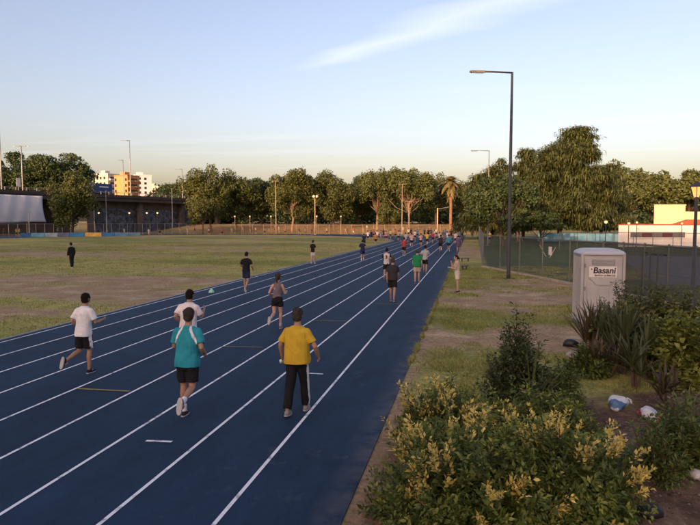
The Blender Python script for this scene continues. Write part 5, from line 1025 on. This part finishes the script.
b = G(313, 263.8); make_person('man in black T-shirt and pale grey shorts on the infield edge', (b[0], b[1], .02), R(-20), 1.76, 'stroll', BLACK, (.42, .40, .42), DKH, 0, 1, shoes=(.5, .48, .46))
jp = make_person('runner in white and black jersey numbered 3', trackpos(386.5, 279), R(0), 1.76, 'run_b', [cloth((.50, .45, .42)), cloth(BLACK)], BLACK, DKH, 1, 1, shirt_fn=lambda c, n: (np.abs(c[:, 0]) > .165).astype(int), shoes=(.1, .1, .1))
textmesh('3', .26, cloth(BLACK), jp, tuple(np.array(jp['back']) + np.array([0, -.012, .0])), (R(90) - jp['lean'], 0, 0), 'jersey_number', .008, extr=.006)
make_person('man in dark grey T-shirt and black shorts just behind the numbered jersey', trackpos(392.5, 301.5), R(0), 1.76, 'walk_b', (.035, .032, .035), BLACK, BRH, 1, 1, heavy=.02, shoes=(.16, .14, .14))
make_person('stout man in green T-shirt and pale shorts walking down the lane', trackpos(417, 283), R(0), 1.74, 'stroll', GREEN, (.42, .33, .26), GRH, 0, 1, heavy=.055, shoes=(.10, .07, .06))
make_person('person in light grey T-shirt and black shorts just past the green T-shirt', trackpos(425, 273), R(0), 1.76, 'run_a', (.34, .33, .34), BLACK, DKH, 1, 1)
b = G(457, 292.5); wm = make_person('woman in cream clothes standing on the verge holding a hand to her face', (b[0], b[1], -.005), R(105), 1.68, 'phone', (.52, .44, .38), (.55, .47, .40), DKH, 0, 1, shorts=.7, female=True, sleeveless=True, ponytail=True, shoes=(.04, .035, .035), hem=.04)
make_person('runner in navy top, navy shorts and white socks close to the infield', trackpos(362.5, 261), R(10), 1.75, 'run_b', NAVY, NAVY, DKH, 1, 1, shoes=(.5, .48, .45), socks=WHITE)
rp = make_person('runner in red vest with black trousers in the middle lanes', trackpos(404, 256), R(3), 1.76, 'run_a', RED, BLACK, DKH, 1, 1, shorts=.9, shoes=(.5, .48, .46))
make_person('runner in yellow T-shirt among the pack at the end of the straight', trackpos(427, 245.5), R(0), 1.76, 'kick_r', (.52, .34, .06), BLACK, DKH, 1, 1)
make_person('heavy person in black top leading the right-hand lanes', trackpos(440.5, 252), R(0), 1.78, 'kick_r', (.030, .024, .03), BLACK, DKH, 1, 1, heavy=.04)
make_person('runner in teal top beside the heavy person in black', trackpos(448.7, 251.5), R(0), 1.74, 'jog_r', (.04, .22, .29), NAVY, DKH, 1, 1)
make_person('runner in purple top nearest the verge at the far end', trackpos(458.2, 252), R(0), 1.72, 'walk', PURP, (.12, .07, .12), DKH, 1, 1, shorts=.9)
make_person('runner in lavender T-shirt in the middle lanes of the pack', trackpos(405.6, 245), R(4), 1.74, 'run_b', LAV, GREY, DKH, 1, 1)
make_person('runner in pink T-shirt and black shorts in the middle lanes', trackpos(411.6, 247.3), R(0), 1.74, 'kick_l', (.52, .30, .32), BLACK, DKH, 1, 1)
make_person('runner in pale pink and black top left of the yellow runner', trackpos(420.8, 246.5), R(0), 1.72, 'run_a', (.45, .30, .32), BLACK, DKH, 1, 1)
# far runners and people: a few figures in different strides, repeated in other clothes
PROT = [make_person('far figure', (0, 0, 0), 0, 1.74, po, GREY, BLACK, DKH, 1, 2, shoes=(.3, .28, .27), female=f, ponytail=f) for po, f in (('run_a', False), ('kick_r', False), ('run_b', True), ('walk', False), ('stroll', False), ('kick_l', True))]
bake_soft()
PUSED = set()
def far_person(px, py, shirt, bottom, heading, pi, label, sc=1.0, ground=True, skin=None, group=None):
    b = G(px, py); b = np.array([b[0], b[1], 0.0])
    rx_, ry_ = b[0] - CX, b[1] - BY; rr = math.hypot(rx_, ry_); ontrack = (b[1] > BY and RC < rr < RC + TWID) or (TR_L < b[0] < TR_R and b[1] <= 136)
    b[2] = .02 if ontrack else float(hgt(b[0], b[1]))
    src = PROT[pi]
    if pi in PUSED: o = copy_tree(src)
    else: PUSED.add(pi); o = src
    o.location = b; o.rotation_euler = (0, 0, heading); o.scale = (sc, sc, sc); o['label'] = label
    if group: o['group'] = group
    for ch in o.children:
        nm = ch.name.split('.')[0]; m = {'shirt': cloth(shirt), 'shorts': cloth(bottom)}.get(nm)
        if m is not None and len(ch.material_slots): ch.material_slots[0].link = 'OBJECT'; ch.material_slots[0].material = m
LFT = R(90); AW = R(0)
FP = [  # px, foot y, shirt, bottom, heading, figure, label
 (364, 247.5, NAVY, BLACK, R(20), 0, 'dark-haired runner in black just ahead of the navy top'),
 (368, 241.5, PINKW, BLACK, R(35), 1, 'runner in pale pink top and dark shorts entering the bend'),
 (371.3, 240.5, NAVY, NAVY, R(35), 0, 'runner in navy between the pale pink and orange tops'),
 (375.8, 245.3, ORNG, BLACK, R(25), 2, 'runner in orange top and black shorts entering the bend'),
 (377.2, 240.8, WHITE, NAVY, R(30), 1, 'runner in white top just past the orange one'),
 (381, 240, GREY, (.3, .3, .34), R(30), 3, 'runner in grey between the white and the pink top'),
 (386.2, 241.2, (.50, .26, .28), NAVY, R(25), 0, 'runner in pink top and navy shorts at the bend'),
 (353.5, 234.8, (.55, .13, .05), WHITE, R(70), 1, 'runner in bright red-orange top and white shorts on the bend'),
 (363.2, 233.8, (.50, .20, .10), ORNG, R(70), 3, 'runner in dull orange top walking the bend'),
 (367.2, 233.0, (.60, .55, .35), GREY, R(60), 2, 'person in pale yellow top standing out on the bend'),
 (393, 233.5, (.25, .33, .40), KHAKI, AW, 4, 'person in light blue top beyond the bend'),
 (400, 234.0, (.02, .04, .05), BLACK, AW, 3, 'person in black beyond the lane lines at the far end'),
 (402.8, 233.5, (.30, .42, .46), GREY, AW, 4, 'person in pale teal top beside the one in black'),
 (408.5, 236.5, (.55, .52, .45), BLACK, AW, 1, 'runner in cream top with black shorts at the far end'),
 (411, 236, BLACK, BLACK, AW, 0, 'runner in black beside the cream top'),
 (424.5, 237, (.05, .04, .05), BLACK, AW, 0, 'runner in dark clothes ahead of the yellow runner'),
 (428.5, 237.5, (.03, .03, .03), BLACK, AW, 1, 'runner in black right ahead of the yellow runner'),
 (431, 236.5, (.06, .05, .07), NAVY, AW, 3, 'person in dark navy beside the upright post'),
 (436.3, 236.8, (.55, .44, .38), BLACK, AW, 4, 'person in cream top and black trousers near the upright post'),
 (439.5, 244, (.50, .42, .42), BLACK, AW, 2, 'runner in pale top ahead of the heavy person in black'),
 (445.5, 238, BLU, NAVY, AW, 3, 'runner in blue top just left of the palm'),
 (447.5, 243, LAV, GREY, AW, 0, 'runner in lavender just ahead of the teal top'),
 (451, 239, (.05, .035, .03), BLACK, AW, 1, 'runner in dark brown below the palm'),
 (454.5, 240, (.12, .05, .06), BLACK, AW, 2, 'runner in dark maroon right of the palm'),
 (395.5, 238.5, (.50, .16, .10), BLACK, R(10), 1, 'runner in scarlet left of the cream top'),
 (398.5, 241, (.30, .30, .34), BLACK, R(8), 2, 'runner in silver grey behind the scarlet one'),
 (415, 240.5, (.55, .50, .48), NAVY, AW, 0, 'runner in white between the pink and dark runners'),
 (417.5, 238.5, (.07, .16, .30), BLACK, AW, 5, 'runner in royal blue just past the white one'),
 (432.8, 243.5, (.30, .05, .09), BLACK, AW, 1, 'runner in crimson right of the yellow runner'),
 (434.5, 239.5, (.42, .40, .36), KHAKI, AW, 0, 'runner in oatmeal near the upright post'),
 (443, 241, (.10, .10, .12), GREY, AW, 5, 'runner in charcoal left of the palm foot'),
 (455.5, 244.5, (.46, .40, .42), BLACK, AW, 1, 'runner in pale lilac beside the purple top'),
 (459.5, 241, (.05, .10, .22), NAVY, AW, 0, 'runner in deep blue ahead of the purple top'),
 (462, 238.5, (.40, .22, .16), BLACK, AW, 3, 'walker in terracotta at the verge end of the lanes'),
 (390.5, 238.8, (.48, .44, .20), BLACK, R(25), 2, 'runner in pale lemon beside the pink one at the bend'),
 (383.5, 238.0, (.05, .05, .06), BLACK, R(35), 1, 'runner in black past the grey one at the bend'),
 (373.5, 238.6, (.40, .10, .12), BLACK, R(45), 5, 'runner in cherry red at the inside of the bend'),
 (327, 234.9, (.52, .36, .26), BLACK, LFT, 1, 'runner in apricot past the three-globe post'),
 (346, 234.6, (.46, .18, .12), KHAKI, LFT, 0, 'runner in brick orange trailing the red-orange top'),
 (232, 234.8, (.50, .38, .28), ORNG, LFT, 5, 'runner in sand between the dark red and peach figures'),
 (285.5, 234.6, (.48, .22, .12), BLACK, LFT, 2, 'runner in amber before the forked tree'),
 (472.3, 238, (.40, .33, .26), KHAKI, R(180), 4, 'person in beige walking on the verge by the fence'),
 (188, 235.2, (.45, .33, .20), KHAKI, LFT, 1, 'pale runner in tan on the far bend by the low scrubby tree'),
 (195, 234.5, BLACK, GREY, LFT, 0, 'runner in black on the far bend by the low scrubby tree'),
 (209, 235.0, (.5, .40, .34), BLACK, LFT, 2, 'runner in cream on the far bend behind the red one'),
 (222.5, 235.6, (.34, .06, .05), BLACK, LFT, 0, 'runner in dark red on the far bend'),
 (243, 233.5, (.46, .28, .20), GREY, LFT, 3, 'walker in peach behind the first globe lamps'),
 (250.5, 234.5, (.50, .24, .14), KHAKI, LFT, 1, 'runner in orange-brown near the first globe lamps'),
 (256, 233.8, (.55, .42, .34), BLACK, LFT, 2, 'runner in cream near the tall thin pole'),
 (265, 234.8, (.42, .22, .14), BLACK, LFT, 0, 'runner in rust near the tall thin pole'),
 (269.5, 235.2, (.50, .36, .28), ORNG, LFT, 1, 'runner in peach and orange at the tall thin pole'),
 (274.5, 234.6, (.44, .16, .10), KHAKI, LFT, 3, 'walker in brick red at the tall thin pole'),
 (279, 233.4, (.55, .44, .36), GREY, LFT, 4, 'person in cream past the tall thin pole'),
 (292, 233.6, (.52, .28, .16), ORNG, LFT, 4, 'person in orange under the forked tree'),
 (299.5, 235.4, BLACK, (.5, .42, .36), LFT, 0, 'runner in black top with pale shorts under the forked tree'),
 (305.5, 235.2, (.48, .38, .32), GREY, LFT, 1, 'runner in beige by the three-globe post'),
 (312, 235.6, (.14, .04, .04), (.30, .07, .05), LFT, 2, 'runner in maroon by the three-globe post'),
 (337, 231.5, (.55, .22, .10), KHAKI, LFT, 4, 'person in orange top standing behind the far fence'),
 (341, 231.5, (.50, .26, .16), ORNG, LFT, 3, 'person in peach standing behind the far fence'),
 (16.5, 236.5, (.46, .35, .10), BLACK, R(-90), 4, 'person in mustard vest before the dark fence'),
 (19.5, 236.5, (.35, .32, .12), BLACK, R(-90), 3, 'person in olive yellow vest before the dark fence'),
 (4, 236, (.15, .05, .05), BLACK, R(-90), 4, 'person in dark red standing before the dark fence'),
 (58, 234.5, (.10, .18, .18), BLACK, R(-90), 4, 'person in dark teal behind the low boards'),
 (71, 234.0, (.5, .47, .44), GREY, R(-90), 3, 'person in white behind the low boards'),
 (87.5, 234.5, (.40, .12, .06), BLACK, R(-90), 4, 'person in red behind the yellow board'),
 (108, 235.6, (.34, .16, .10), BLACK, LFT, 0, 'runner in rust in front of the mural'),
 (124.5, 235.8, (.48, .40, .30), KHAKI, LFT, 1, 'runner in cream in front of the mural'),
 (149, 236, (.55, .52, .48), (.4, .38, .36), LFT, 2, 'runner in white in front of the mural'),
 (160, 235.4, (.06, .09, .04), BLACK, LFT, 0, 'runner in dark green in front of the mural'),
 (180.5, 234.8, (.46, .32, .16), GREY, LFT, 5, 'runner in tan near the far end of the overpass'),
 (489.5, 243, (.45, .28, .06), NAVY, R(180), 4, 'person in mustard top in the park behind the fence'),
 (521, 241, (.45, .36, .30), KHAKI, R(90), 3, 'person in pale clothes in the park beneath the low dark tree'),
 (517.5, 242, (.42, .20, .12), KHAKI, R(120), 4, 'person in rust top in the park beneath the low dark tree'),
]
for f in FP: far_person(*f)
